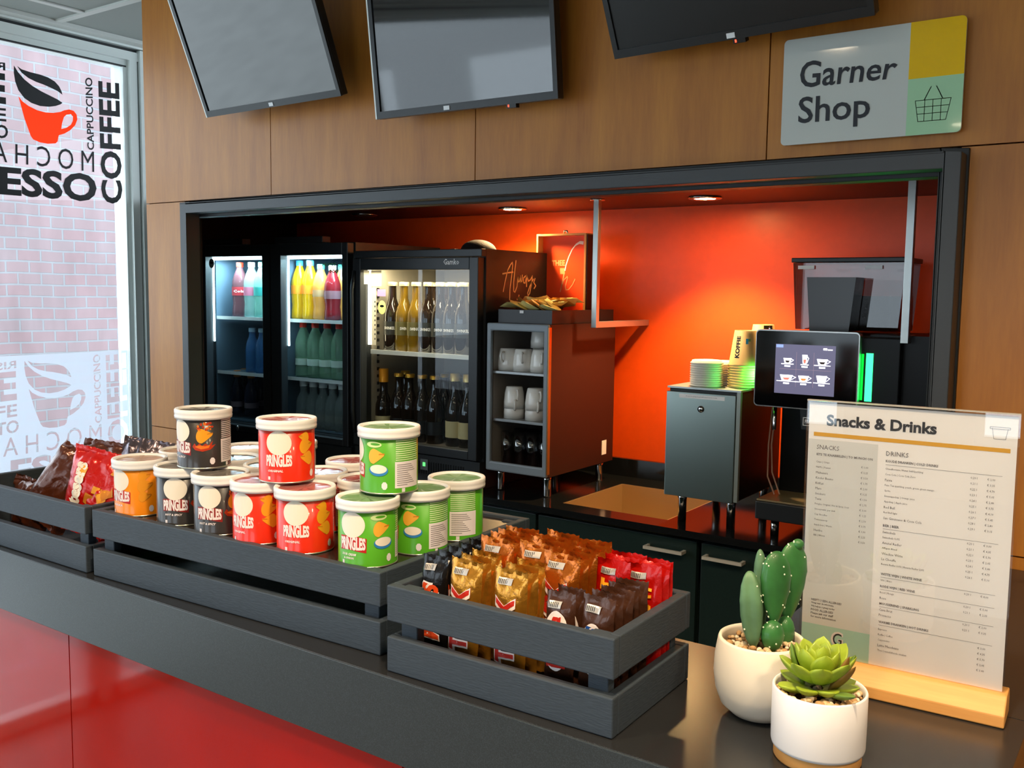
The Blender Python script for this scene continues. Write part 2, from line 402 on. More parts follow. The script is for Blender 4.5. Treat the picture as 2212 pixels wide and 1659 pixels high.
# window wall on the left
b = MB()
b.box(-3.22, 2.115, 0, WINX+.03, 3.2, CEIL, M_ROOMW).box(-3.22, -4.1, 0, WINX+.02, -2.6, CEIL, M_ROOMW)
struct(b.build('wall_left', clean=False))
def winframe(y0, y1, nm):
    b = MB(); x = WINX; H = 2.278
    # head: stepped profile with a dark gap
    b.box(x-.05, y0, H, x+.004, y1, H+.022, M_ALU).box(x-.05, y0, H+.022, x+.020, y1, H+.052, M_ALU)
    b.box(x-.05, y0, H+.052, x+.008, y1, H+.064, M_ALUD).box(x-.05, y0, H+.064, x+.03, y1, CEIL-.001, M_ALU)
    b.box(x-.004, y0, H-.002, x+.006, y1-.07, H+.003, M_ALUD)
    # stiles
    for ya, yb in ((y1-.082, y1), (y0, y0+.06)):
        b.box(x-.05, ya, 0, x+.004, ya+.018, H, M_ALU).box(x-.05, ya+.018, 0, x+.020, ya+.046, H+.022, M_ALU)
        b.box(x-.05, ya+.046, 0, x+.008, ya+.053, H+.052, M_ALUD).box(x-.05, ya+.053, 0, x+.03, yb, H+.06, M_ALU)
    b.box(x-.05, y0, 0, x+.02, y1, .05, M_ALU)
    o = struct(b.build(nm, clean=False))
    p = MB().add([(x-.01, y0+.06, .05), (x-.01, y1-.08, .05), (x-.01, y1-.08, H), (x-.01, y0+.06, H)], [(0, 1, 2, 3)], M_GLASS).build('pane', o)
    return o
win = winframe(-.26, 2.115, 'window_1'); winframe(-2.6, -.26, 'window_3')
# lettering on the glass
def wq(*pts): return [(lambda p: (p.y, p.z))(at(x/4.74, y/4.74+110, 0, WINX)) for x, y in pts]
def wl(pts): return wq(*pts)
bean1 = wl([(152,145),(151,220),(165,310),(198,400),(258,480),(330,530),(420,562),(510,570),(580,562),(630,545),(650,530),(600,495),(520,455),(430,410),(340,355),(260,290),(195,215)])
bean2 = wl([(183,150),(230,185),(320,215),(420,240),(500,268),(570,310),(615,360),(640,410),(650,447),(600,410),(530,375),(450,340),(380,315),(300,275),(230,220)])
cup = wl([(198,460),(235,510),(300,560),(390,605),(480,628),(560,632),(630,622),(670,605),(720,597),(765,612),(795,650),(802,700),(780,760),(730,810),(670,845),(612,862),(600,925),(580,945),(500,949),(420,935),(350,905),(325,870),(300,800),(260,690),(225,560)])
hole = wl([(665,675),(690,652),(735,645),(757,672),(755,715),(735,755),(690,785),(638,798),(645,740)])
def shift(q, dy): return [(a+dy, c) for a, c in q]
T = []
T += text_loops('COFFEE', wq((1050,1560),(1266,1566),(1232,330),(1012,300)), rot=90, bold=.03)
T += text_loops('CAPPUCCINO', wq((905,1010),(975,1015),(955,272),(880,270)), rot=90, bold=.022)
T += text_loops('M O C H A', wq((-75,1125),(975,1242),(972,1028),(-75,925)), mirror=True, bold=.0)
qE = wq((5,1470),(1000,1552),(998,1262),(5,1178)); T += text_loops('ESSO', qE, bold=.035)
dy = qE[1][0]-qE[0][0]; T += text_loops('ESPR', [(a-dy*1.04, qE[0][1] if i < 2 else qE[3][1]) for i, (a, c) in enumerate(qE)], bold=.035)
T += text_loops('RIS', wq((-155,175),(65,200),(62,118),(-155,92)), mirror=True, bold=.02)
T += text_loops('E', wq((-150,515),(72,545),(64,232),(-150,200)), bold=.04)
T += text_loops('FE', wq((-150,700),(75,722),(72,588),(-150,566)), bold=.02)
T += text_loops('TO', wq((-150,880),(92,898),(92,758),(-150,745)), bold=.02)
qC = wq((265,948),(700,948),(700,597),(265,597))
M_VB = mat('black_vinyl', '14161c', .5); M_VR = film_mat('red_vinyl', (.75, .02, .005), (.9, .04, .01), .8, .0)

def winpart(name, loops, m, parent, off=0.0, dz=0.0, x=WINX-.006):
    v, f = fill(loops)
    mb = MB().add([(x, a, c+dz) for a, c in v], f, m); return mb.build(name, parent, clean=False)
winpart('black_lettering', T+[bean1, bean2], M_VB, win)
winpart('red_cup_mark', [cup, hole], M_VR, win)
DZ = at(240, 764, 0, WINX).z - at(240, 176, 0, WINX).z
low = [[(a, c+DZ) for a, c in L] for L in T+[bean1, bean2, cup, hole]]
yl, yh, zh = -.19, 2.031, 1.268
clip = [[(min(max(a, yl+.01), yh-.002), c) for a, c in L] for L in low]
mf = film_mat('frosted_film', (.62, .66, .70), (.55, .60, .67), .72, .22)
winpart('frosted_film', [[(yl, .62), (yh, .62), (yh, zh), (yl, zh)]]+clip, mf, win, x=WINX-.008)
# big white letters low on the glass
def mir(px, py):
    d = FW + RT*((px-CX)/FPX) - UP*((py-CY)/FPX); t = (.809)/d.y; P = CAM+d*t; d = Vector((d.x, -d.y, d.z)); t = (WINX-P.x)/d.x; P = P+d*t; return (P.y, P.z)
a_, c_ = mir(28, 1455), mir(94, 1364); a2, c2 = mir(-12, 1470), mir(5, 1372)
TL = text_loops('T', [(c_[0], c_[1]), (a_[0], c_[1]), (a_[0], a_[1]), (c_[0], a_[1])], bold=.05)+text_loops('I', [(c2[0], a2[1]), (a2[0], a2[1]), (a2[0], c2[1]), (c2[0], c2[1])], bold=.03)
a_, c_ = mir(120, 1440), mir(160, 1370); TL += text_loops('CO', [(c_[0], a_[1]), (a_[0], a_[1]), (a_[0], c_[1]), (c_[0], c_[1])], rot=90, bold=.04)
winpart('white_lettering', TL, film_mat('white_vinyl_letters', (.85, .87, .9), (.85, .9, .95), .7, 0), win, x=WINX-.007)
# outside: brick wall
mb_ = bpy.data.materials.new('pale_red_brick'); mb_.use_nodes = True; n = mb_.node_tree; p = n.nodes['Principled BSDF']; p.inputs['Roughness'].default_value = .9
tc = n.nodes.new('ShaderNodeTexCoord'); sp = n.nodes.new('ShaderNodeSeparateXYZ'); cb = n.nodes.new('ShaderNodeCombineXYZ'); br = n.nodes.new('ShaderNodeTexBrick')
n.links.new(tc.outputs['Object'], sp.inputs[0]); n.links.new(sp.outputs[1], cb.inputs[0]); n.links.new(sp.outputs[2], cb.inputs[1])
br.inputs['Scale'].default_value = 1; br.inputs['Brick Width'].default_value = .135; br.inputs['Row Height'].default_value = .066; br.inputs['Mortar Size'].default_value = .006
br.inputs['Color1'].default_value = (*lin('94767a'), 1); br.inputs['Color2'].default_value = (*lin('907c80'), 1); br.inputs['Mortar'].default_value = (*lin('8e8e94'), 1); br.inputs['Mortar Smooth'].default_value = .2
no = n.nodes.new('ShaderNodeTexNoise'); no.inputs['Scale'].default_value = 3; no.inputs['Detail'].default_value = 5
wp = n.nodes.new('ShaderNodeMixRGB'); wp.blend_type = 'ADD'; wp.inputs[0].default_value = .035; n.links.new(cb.outputs[0], wp.inputs[1]); n.links.new(no.outputs['Color'], wp.inputs[2]); n.links.new(wp.outputs[0], br.inputs['Vector'])
mm = n.nodes.new('ShaderNodeMixRGB'); mm.blend_type = 'MULTIPLY'; mm.inputs[0].default_value = .5
n2 = n.nodes.new('ShaderNodeTexNoise'); n2.inputs['Scale'].default_value = 14; n2.inputs['Detail'].default_value = 5; n.links.new(br.outputs['Color'], mm.inputs[1]); n.links.new(n2.outputs['Fac'], mm.inputs[2])
g2 = n.nodes.new('ShaderNodeGamma'); g2.inputs[1].default_value = .8; n.links.new(mm.outputs[0], g2.inputs[0]); n.links.new(g2.outputs[0], p.inputs['Base Color'])
bp = n.nodes.new('ShaderNodeBump'); bp.inputs['Distance'].default_value = .01; bp.inputs['Strength'].default_value = .6; n.links.new(br.outputs['Fac'], bp.inputs['Height']); bp.invert = True; n.links.new(bp.outputs[0], p.inputs['Normal'])
BX = -5.4; yend = at(247, 420, 0, BX).y
struct(MB().box(BX-.3, 1.6, -.3, BX, yend, 4.6, mb_).build('wall_outside'), 'pale red brick wall outside the window')
struct(MB().box(-14, -12, -.35, -3.3, 14, -.3, mat('paving', 'bcbcba', .9, var=.1, bscale=4)).build('ground'))

# =================================================================== FRONT COUNTER
EY = .797
b = MB().box(-3.10, EY, CT-.103, -.105, 1.118, CT, M_COUNTER).box(-.426, 1.118, CT-.103, -.105, WALL-.002, CT, M_COUNTER)
ctr = thing('service_counter', 'long black topped counter with glossy red front running under the crates', 'counter', (-1.6, .95, 0))
def into(o, par):
    o.parent = par; o.matrix_parent_inverse = Matrix.Translation(par.location).inverted() if par.rotation_euler[2] == 0 else par.matrix_basis.inverted(); return o
into(MB().box(-3.10, EY+.0015, CT-.04, -.105, 1.118, CT, M_COUNTER).box(-.426, 1.118, CT-.04, -.105, WALL-.003, CT, M_COUNTER).build('countertop', bev=.001, clean=False), ctr)
into(MB().box(-3.10, EY, CT-.103, -.105, EY+.03, CT-.0008, M_FASCIA).build('edge_fascia', bev=.001), ctr)
fr = MB()
for x0, x1 in ((-3.10, -2.51), (-2.507, -1.437), (-1.434, -.72), (-.717, -.115)): fr.box(x0, EY+.012, .08, x1, EY+.03, CT-.103, M_RED)
into(fr.build('front_panel', clean=False), ctr)
into(MB().box(-3.08, EY+.035, 0, -.13, 1.09, CT-.041, M_CAB).box(-.40, 1.09, 0, -.13, WALL-.003, CT-.041, M_CAB).build('carcass', clean=False), ctr)
into(MB().box(-3.08, EY+.02, 0, -.13, EY+.034, .08, M_BLK).build('plinth'), ctr)

# =================================================================== BACK COUNTER
SX0, SX1, SY0, SY1 = -1.417, -1.085, 2.275, 2.63
b = MB(); X0, X1 = -3.0, -.312
wtop = thing('worktop', 'glossy black worktop running along the back of the niche', 'worktop', (-1.6, 2.48, .88))
b.box(X0, 2.2, .882, SX0, NBACK-.002, WT, M_WT).box(SX1, 2.2, .882, X1, NBACK-.002, WT, M_WT).box(SX0, 2.2, .882, SX1, SY0, WT, M_WT).box(SX0, SY1, .882, SX1, NBACK-.002, WT, M_WT)
into(b.build('top', clean=False), wtop)
into(MB().box(X0, NBACK-.018, WT+.0005, X1, NBACK-.002, .958, M_WT).build('upstand'), wtop)
sk = thing('sink', 'square steel sink let into the black worktop beside the cup cabinet', 'sink', (-1.25, 2.45, .76))
b = MB(); t = .004
b.box(SX0+.001, SY0+.001, .74, SX1-.001, SY1-.001, .744, M_SINK).box(SX0+.001, SY0+.001, .744, SX0+t, SY1-.001, WT-.001, M_SINK).box(SX1-t, SY0+.001, .744, SX1-.001, SY1-.001, WT-.001, M_SINK)
b.box(SX0+t, SY0+.001, .744, SX1-t, SY0+t, WT-.001, M_SINK).box(SX0+t, SY1-t, .744, SX1-t, SY1-.001, WT-.001, M_SINK)
into(b.build('basin', clean=False), sk)
b = MB()
for k in range(6): b.box(-1.165+k*.009, SY1-.0055, .832, -1.1605+k*.009, SY1-.0041, .852, M_BLK)
into(b.build('overflow_slots', clean=False), sk)
into(MB().lathe([(.04, .7442), (.04, .747), (.03, .748)], M_CHROME, 24, (-1.25, 2.45, 0)).build('drain'), sk)
M_HND = mat('satin_handle', 'f0e6d4', .3, .4)
def cabinet(x0, x1, label, hx=None, hz=.838):
    c = thing('base_cabinet', label, 'cabinet', ((x0+x1)/2, 2.48, 0), group='cabinets under the worktop')
    into(MB().box(x0+.002, 2.245, .10, x1-.002, 2.74, .735 if x0 < -1.2 < x1 else .878, M_CAB).build('body'), c)
    into(MB().box(x0+.004, 2.29, 0, x1-.004, 2.72, .10, M_BLK).build('plinth'), c)
    d = into(MB().box(x0+.003, 2.224, .11, x1-.003, 2.243, .868, M_CAB).build('door', bev=.001), c)
    if hx:
        a, e = hx; h = MB()
        h.box(a, 2.196, hz-.004, e, 2.203, hz+.004, M_HND).box(a, 2.203, hz-.004, a+.007, 2.2238, hz+.004, M_HND).box(e-.007, 2.203, hz-.004, e, 2.2238, hz+.004, M_HND)
        ho = h.build('handle', clean=False); ho.parent = d
cabinet(-1.970, -1.470, 'black base cabinet without handle, leftmost, behind the green tubs')
cabinet(-1.467, -.975, 'black base cabinet with bar handle, directly below the sink', (-1.117, -1.007))
cabinet(-.968, -.475, 'black base cabinet with bar handle, below the steel box and left of the cactus', (-.952, -.847))

# niche downlights
for i, (x, y, lit, lb) in enumerate([(-2.423, 2.516, 0, 'unlit recessed downlight above the left fridge'), (-1.802, 2.556, 1, 'glowing recessed downlight above the tea box'), (-1.113, 2.511, 1, 'glowing recessed downlight above the orange wall and paper cups')]):
    t = thing('recessed_downlight', lb, 'light', (x, y, NCEIL), group='downlights in the niche ceiling')
    MB().lathe([(.030, 0), (.045, -.001), (.048, -.004), (.044, -.007), (.032, -.007), (.028, -.004)], M_CHROME, 28, cap=False).build('bezel', t)
    MB().lathe([(.001, -.0055), (.030, -.0055)], mat('lamp_glow', (1, .62, .24), .5, emit=160) if lit else mat('lamp_off', '8a8d90', .3), 24, cap=False).build('lens', t)
nd = ['added to light the menu stand', 'added to light the counter front', 'over the left crate', 'above the camera side of the counter', 'right of the room', 'behind the counter front, left', 'behind the counter front, right']
for i, (x, y) in enumerate(ROOM_SPOTS):
    t = thing('ceiling_downlight', 'round warm ceiling downlight in the room, '+nd[i], 'light', (x, y, CEIL), group='room downlights')
    MB().lathe([(.06, 0), (.085, -.002), (.088, -.006), (.06, -.008)], M_CEILT, 28, cap=False).build('bezel', t)
    MB().lathe([(.001, -.007), (.062, -.007)], mat('room_lamp_glow', (1, .82, .58), .5, emit=14), 24, cap=False).build('lens', t)

# =================================================================== SCREENS AND SIGN ON THE MAPLE WALL
M_SCR = mat('screen_glass', '101418', .05, spec=1.0, coat=.6); M_SCR2 = mat('matt_screen', '07080a', .30)
M_BEZ = mat('screen_bezel', '15181b', .3); M_LED = mat('red_led', (1, .05, .02), .4, emit=3)
def tvset(x, z, yaw, tilt, w, label, scr, silver, logo, lx, led=None):
    h = w*.60; y = 1.68
    t = thing('wall_screen', label, 'television', (x, y, z)); t.rotation_euler = (0, 0, 0)
    t.rotation_euler = (tilt_to(tilt), 0, yaw)
    MB().box(0, 0, 0, w, .022, h, M_BEZ).build('casing', t, bev=.003)
    MB().frame(0, 0, w, h, -.004, .0005, .011, M_BEZ, .016, .011).build('bezel', t, clean=False)
    MB().add([(.011, -.0008, .016), (w-.011, -.0008, .016), (w-.011, -.0008, h-.011), (.011, -.0008, h-.011)], [(0, 1, 2, 3)], scr).build('screen', t)
    b = MB()
    if silver: b.box(-.004, -.004, 0, 0, .018, h, M_ALU)
    b.box(w*.2, .022, h*.25, w*.8, .045, h*.8, M_BLK); b.build('back_cover', t, clean=False)
    MB().box(lx-.008, -.0055, .003, lx+.008, -.004, .012, M_WHITE).build('maker_badge', t)
    if led: MB().box(led-.012, -.004, -.008, led+.012, .01, 0, M_BLK).box(led-.008, -.0045, -.006, led-.005, -.004, -.001, M_LED).build('sensor', t, clean=False)
    # arm back to the wall
    up = Vector((0, -math.sin(-tilt)*-1, math.cos(tilt)))
    return t
def tilt_to(t): return -t
TVS = [(-2.1974, 1.9598, -.0289, -.3794, .5228, 'wall screen tilted down steeply, leftmost, next to the window', M_SCR, True, 1, .27, None),
       (-1.573, 1.8973, .0346, -.1288, .4907, 'wall screen in the middle, nearly upright with a silver left edge and red standby light', M_SCR, True, 1, .205, .375),
       (-.9416, 1.956, -.067, -.4505, .5009, 'plain black wall screen, rightmost, tilted beside the shop sign', M_SCR2, False, 1, .248, .262)]
for a in TVS: tvset(*a)
for x, z, tlt in ((-1.94, 2.10, .38), (-1.33, 2.05, .13), (-.69, 2.10, .45)):
    yb = 1.68-math.sin(tlt)*(z-1.93)
    o = MB().box(x-.03, yb+.045*1, z-.03, x+.03, WALL, z+.03, M_BLK).build('wall_bracket', clean=False)
    tag(o, 'black wall bracket behind the '+{-1.94: 'leftmost', -1.33: 'middle', -.69: 'rightmost'}[x]+' screen', 'bracket', 'screen brackets')

# shop sign
M_SIGN = mat('sign_white', 'c9d0cc', .08, coat=.6); M_SY = mat('sign_yellow', 'efc410', .08, coat=.6); M_SG = mat('sign_mint', 'a9d9b0', .08, coat=.6)
sg = thing('shop_sign', 'white glossy shop sign with yellow and mint squares and a basket drawing', 'sign', (-.6239, WALL-.02, 1.772))
SW, SH = .304, .187
def rrect(x0, z0, x1, z1, r, n=5):
    P = []
    for cx, cz, a in ((x1-r, z0+r, -90), (x1-r, z1-r, 0), (x0+r, z1-r, 90), (x0+r, z0+r, 180)):
        for k in range(n+1): t = math.radians(a+90*k/n); P.append((cx+r*math.cos(t), cz+r*math.sin(t)))
    return P
MB().prism(rrect(0, 0, SW, SH, .008), 0, .006, M_SIGN).build('board', sg, clean=True)
MB().box(.05, .006, .05, .07, .0199, .07, M_CHROME).build('spacer', sg, clean=False); MB().box(.23, .006, .12, .25, .0199, .14, M_CHROME).build('spacer', sg, clean=False)
A = Art(); xs = SW*.715
A.poly([(xs, SH/2)]+[p for p in rrect(0, 0, SW, SH, .008) if p[0] > xs and p[1] > SH/2][::1]+[(xs, SH)], M_SY)
A.items.pop(); R_ = rrect(0, 0, SW, SH, .008)
A.poly([(xs, SH/2), (SW, SH/2)]+[p for p in R_ if p[0] > xs and p[1] > SH/2]+[(xs, SH)], M_SY)
A.poly([(xs, 0)]+[p for p in R_ if p[0] > xs and p[1] < SH/2]+[(SW, SH/2), (xs, SH/2)], M_SG)
A.build('colour_squares', sg, lambda u, v, l: (u, -l-.0002, v))
A = Art()
def sq(*pts): return [(lambda p: (p.x+.6239, p.z-1.772))(at(x, y, 1, WALL-.0255)) for x, y in pts]
A.text('Garner', 0, 0, 0, 0, M_INK, bold=.012, quad=sq((1725, 190), (1930, 169), (1942, 118), (1728, 131))).text('Shop', 0, 0, 0, 0, M_INK, bold=.012, quad=sq((1721, 284), (1876, 270), (1879, 196), (1724, 209)))
A.build('lettering', sg, lambda u, v, l: (u, -l-.0002, v))
A = Art(); bx, bz = xs+.013, .022
M_BKT = mat('basket_line', '4d6b55', .5)
P = lambda u, v: (bx+u*.056, bz+v*.056)
lw = .0011
A.line([P(0, .62), P(1, .62), P(.88, 0), P(.1, 0), P(0, .62)], lw, M_BKT)
for v in (.22, .42): A.line([P(.1-.16*v, v), P(.88+.19*v, v)], lw, M_BKT)
for u in (.27, .5, .73): A.line([P(u, 0), P(u, .62)], lw, M_BKT)
A.line([P(.25, .62), P(.43, 1)], lw*1.4, M_BKT).line([P(.77, .62), P(.58, 1)], lw*1.4, M_BKT)
A.build('basket_drawing', sg, lambda u, v, l: (u, -l-.0002, v))

# =================================================================== CRATES
def crate(name, x0, x1, y0, y1, label, board=None, lowback=False, endboard=.018):
    h0, h = CT+.0005, CT+.105; t = .012
    c = thing(name, label, 'crate', ((x0+x1)/2, (y0+y1)/2, CT), group='charcoal wooden crates on the counter')
    zs = ((h0, CT+.043), (CT+.062, h))
    def P(n, *bx):
        b = MB()
        for q in bx: b.box(*q, M_CRATE)
        return into(b.build(n, bev=.0015, clean=False), c)
    for za, zb in zs:
        P('front_slat', (x0, y0, za, x1, y0+t, zb))
        if not (lowback and za > CT+.05): P('back_slat', (x0, y1-t, za, x1, y1, zb))
        P('side_slat', (x1-t, y0+t, za, x1, y1-t, zb)); P('side_slat', (x0, y0+t, za, x0+t, y1-t, zb))
    pw = .024
    for px in (x0+t, x1-t-pw):
        P('corner_post', (px, y0+t, h0, px+pw, y0+t+.014, h-.003)); P('corner_post', (px, y1-t-.014, h0, px+pw, y1-t, (h-.003) if not lowback else CT+.043))
    P('base_board', (x0+t, y0+t, h0+.001, x1-t, y1-t, h0+.008))
    if board is not None:
        d = MB().box(x0+t, y0+t, board-.006, x1-t, y1-t, board, mat('dark_shelf_board', '2a2320', .25)); into(d.build('display_board', clean=False), c)
    return c
C1 = (-1.765, -1.383, .812, 1.002); C2 = (-1.388, -.790, .833, 1.1885 - .073)
C2 = (-1.372, -.789, .825, 1.175); C3 = (-.7460, -.4452, .8120, 1.0015)
BZ = 1.1498
crate('slatted_crate', *C1, 'charcoal slatted crate heaped with snack bags, leftmost by the window', lowback=True)
crate('slatted_crate', *C2, 'long charcoal slatted crate carrying the crisp tubs, middle of the three', board=BZ).rotation_euler.z = .043
crate('slatted_crate', *C3, 'charcoal slatted crate packed with chocolate bars, rightmost of the three').rotation_euler.z = .02

# =================================================================== CRISP TUBS
R = .0380; TH = .0840; AU, AV = 1.04, 1.11
M_LID = mat('milky_lid', 'f0efee', .28, trans=.08); M_CREAM = mat('cream_print', 'efe6d6', .45); M_MAROON = mat('red_banner', 'c01810', .4)
M_CHIP = mat('crisp_print', 'eea21e', .5); M_CHIPD = mat('crisp_print_dark', 'c97a10', .5); M_TXT = mat('white_print', 'f0e4e2', .45); M_BOWL = mat('blue_bowl_print', '2f7fc0', .5)
M_ON = mat('onion_print', 'cfe6a0', .5); M_FIRE = mat('spice_print', 'b8340c', .5); M_FIRE2 = mat('spice_light_print', 'e87818', .5); M_PANEL = mat('panel_print', 'e6dfe2', .5)
def chip(A, cx, cy, s, flip, m1=M_CHIP, m2=M_CHIPD):
    pts = []
    for k in range(24):
        a = 2*PI*k/24; r = 1+.0*math.cos(a); x = math.cos(a)*.5*r; y = math.sin(a)*.62
        if x > 0: y *= (1-x*1.3); x *= 1.9
        pts.append((cx+flip*x*s, cy+(y+.12*x)*s))
    A.poly(pts, m1, 2)
    A.poly([(cx+flip*s*.45, cy+s*.12), (cx+flip*s*1.0, cy+s*.16), (cx+flip*s*.95, cy+s*.26), (cx+flip*s*.5, cy+s*.20)], m2, 3)
def tub_art(kind):
    A = Art(); base = {'red': 'd92a0c', 'green': '4f9f22', 'black': '33302f', 'orange': 'e8870a'}[kind]
    A.oval(0, .0500, .0170, .0148, M_CREAM, 2)
    if kind in ('green', 'black', 'orange'):
        A.poly([(-.0185, .0200), (-.004, .0215), (.0185, .0180), (.0190, .0345), (.004, .0375), (-.0185, .0365)], M_MAROON if kind != 'black' else mat('dim_red_banner', '8c1c14', .5), 1)
    wp = lambda a, b: (a, b+(.10*math.sin(PI*a) if b > .5 else -.05*math.sin(PI*a)))
    A.text('PRINGLES', -.0175, .0215, .0175, .0350, M_TXT, 3, bold=.05, warp=wp)
    nm = {'red': 'ORIGINAL', 'green': 'SOUR CREAM', 'black': 'HOT & SPICY', 'orange': 'PAPRIKA'}[kind]
    A.text(nm, -.0150, .0142, .0060 if kind != 'black' else .010, .0172, M_TXT, 3, bold=.03, shear=.2, res=1)
    if kind == 'green': A.text('& ONION', -.0120, .0100, .0030, .0128, M_TXT, 3, bold=.03, shear=.2, res=1)
    A.rect(-.0150, .0045, -.0115, .0085, M_PANEL, 2); 
    if kind == 'red': chip(A, .037, .0560, .011, -1); chip(A, .035, .0450, .015, 1); chip(A, .042, .0300, .014, -1)
    if kind == 'orange':
        for q, (cy, s) in enumerate(((.056, .012), (.043, .015), (.028, .012))): chip(A, .036, cy, s, 1, mat('crisp_orange_print', 'f09a20', .5), mat('crisp_orange_dark', 'd07008', .5))
    if kind == 'green':
        A.oval(.034, .0585, .0105, .0035, M_ON, 2, a0=.2); A.oval(.036, .0590, .0065, .0014, mat('tub_green', base, .3), 3)
        chip(A, .034, .0450, .0145, 1, mat('crisp_yellow_print', 'f2b23a', .5)); A.oval(.040, .0285, .0125, .0068, M_BOWL, 3); A.oval(.0400, .0300, .0110, .0052, M_CREAM, 4)
    if kind == 'black':
        r = random.Random(3)
        for k in range(16): A.oval(.036+r.uniform(-.013, .013), .056+r.uniform(-.004, .005), r.uniform(.001, .0026), r.uniform(.001, .0022), M_FIRE if k % 3 else M_FIRE2, 2, 8)
        chip(A, .034, .0440, .0155, 1)
        A.poly([(.021, .0300), (.024, .0345), (.027, .031), (.031, .0345), (.034, .031), (.039, .034), (.043, .0315), (.049, .0375), (.047, .031), (.053, .0325), (.046, .026), (.035, .0235), (.025, .0255)], M_FIRE, 2)
        A.poly([(.024, .030), (.031, .032), (.038, .0305), (.045, .032), (.043, .028), (.033, .0265)], M_FIRE2, 3)
    # badge, ingredient lines and white panel
    A.poly([(.0480+.0038*math.cos(a*PI/4+.39), .0105+.0048*math.sin(a*PI/4+.39)) for a in range(8)], M_PANEL, 2)
    lc = mat('pale_green_print', 'cfe8b4', .5) if kind == 'green' else M_PANEL
    for k in range(11): A.rect(.062, .0400+k*.0025, .098, .0412+k*.0025, lc, 2)
    A.rect(.061, .0075, .099, .0385, M_PANEL, 2)
    for k in range(11): A.rect(.0635, .0105+k*.0024, .078+(k*37 % 13)*.0011, .0112+k*.0024, M_INKG, 3)
    A.rect(.070, .0025, .0745, .0070, M_PANEL, 2)
    return A, mat('tub_'+kind, base, .28, coat=.25)
def make_tub(kind):
    A, m = tub_art(kind)
    t = thing('crisp_tub', 'x', 'crisp tub')
    MB().lathe([(R-.001, 0), (R+.0004, .0012), (R, .0025), (R, TH-.002), (R-.002, TH-.001), (R-.005, TH-.004), (.001, TH-.004)], m, 48, cap=True).build('body', t)
    MB().lathe([(R-.0015, -.0001), (R+.0008, .0004), (R+.0006, .0016), (R, .0022)], mat('tin_rim', 'b8bcb0', .3, .8), 48, cap=False).build('tin_rim', t)
    lb = MB(); z = TH-.012
    lb.lathe([(R+.0006, z), (R+.0030, z), (R+.0034, z+.004), (R+.0028, z+.0055), (R+.0034, z+.008), (R+.0034, z+.0125), (R+.0024, z+.0140), (R-.0002, z+.0140), (R-.0022, z+.0125), (R-.003, z+.0110)], M_LID, 56, cap=False)
    lb.lathe([(R-.003, z+.0110), (.001, z+.0112)], LIDTOP[kind], 48, cap=False)
    lb.build('lid', t)
    A.build('printed_label', t, lambda u, v, l: ((R+.0001+l)*math.sin(u*AU/R), -(R+.0001+l)*math.cos(u*AU/R), v*AV), step=.004, offs=.00012)
    return t
def lidtop(nm, col):
    m = bpy.data.materials.new(nm); m.use_nodes = True; n = m.node_tree; n.nodes.clear()
    o = n.nodes.new('ShaderNodeOutputMaterial'); mx = n.nodes.new('ShaderNodeMixShader'); t = n.nodes.new('ShaderNodeBsdfTransparent')
    p = n.nodes.new('ShaderNodeBsdfPrincipled'); p.inputs['Base Color'].default_value = (*lin(col), 1); p.inputs['Roughness'].default_value = .12
    mx.inputs[0].default_value = .6; n.links.new(t.outputs[0], mx.inputs[1]); n.links.new(p.outputs[0], mx.inputs[2]); n.links.new(mx.outputs[0], o.inputs[0]); return m
LIDTOP = {k: lidtop('lid_window_'+k, c) for k, c in dict(red='b07a78', green='8fae8a', black='8d8a86', orange='b9b3a8').items()}
protos = {}
TL_ = {'red': 'red', 'green': 'green', 'black': 'dark brown', 'orange': 'orange'}
def put_tub(kind, x, y, z, turn, label):
    """turn: logo direction in degrees, measured from the line to the camera (negative = to the left)"""
    if kind not in protos: t = protos[kind] = make_tub(kind)
    else: t = copy_tree(protos[kind])
    face = math.atan2(0-y, 0-x)             # towards the camera
    t.location = (x, y, z); t.rotation_euler = (0, 0, face + PI/2 + math.radians(turn))
    t['label'] = label; t['group'] = 'crisp tubs on the middle crate'; return t
B0 = BZ+.0003
put_tub('orange', -1.3129, .8640, B0, -52, 'orange crisp tub at the left front corner of the crate')
put_tub('black', -1.2121, .8689, B0, -18, 'dark brown crisp tub in the bottom front row, beside the orange tub')
put_tub('black', -1.1225, .8685, B0, -27, 'dark brown crisp tub in the bottom front row, touching the red tubs')
put_tub('red', -1.0395, .8709, B0, -42, 'red crisp tub in the bottom front row, next to the dark tubs')
put_tub('red', -.9548, .8760, B0, -20, 'red crisp tub in the bottom front row, next to the green tub')
put_tub('green', -.8442, .8819, B0, -32, 'green crisp tub at the front right corner of the crate, logo to the camera')
put_tub('green', -.8302, .9680, B0, -77, 'green crisp tub in the bottom layer, second from the front along the right edge')
put_tub('green', -.8350, 1.0540, B0, -110, 'green crisp tub farthest back on the right edge, ingredients facing the camera')
Z1 = B0+TH+.0026
put_tub('black', -1.1800, .8840, Z1, -58, 'dark brown crisp tub on the top layer, leftmost of three')
put_tub('red', -1.0060, .8900, Z1, -17, 'red crisp tub on the top layer, middle of three')
put_tub('green', -.8480, .9260, Z1, -84, 'green crisp tub on the top layer, rightmost of three')
put_tub('red', -.9300, .9690, B0, -60, 'red crisp tub in the second row, left of the top green tub')
put_tub('red', -1.0200, .9640, B0, -60, 'red crisp tub in the second row, half behind the red top tub')
put_tub('red', -1.0480, 1.0600, B0, -60, 'red crisp tub in the back row, lid showing left of the top green tub')
put_tub('orange', -1.3250, .9560, B0, -60, 'orange crisp tub behind the one at the left front corner')
put_tub('orange', -1.2750, 1.0420, B0, -60, 'orange crisp tub in the back row, lid showing right of the dark top tub')
put_tub('orange', -1.2560, 1.1260, B0, -40, 'orange crisp tub farthest back, just left of the red top tub')
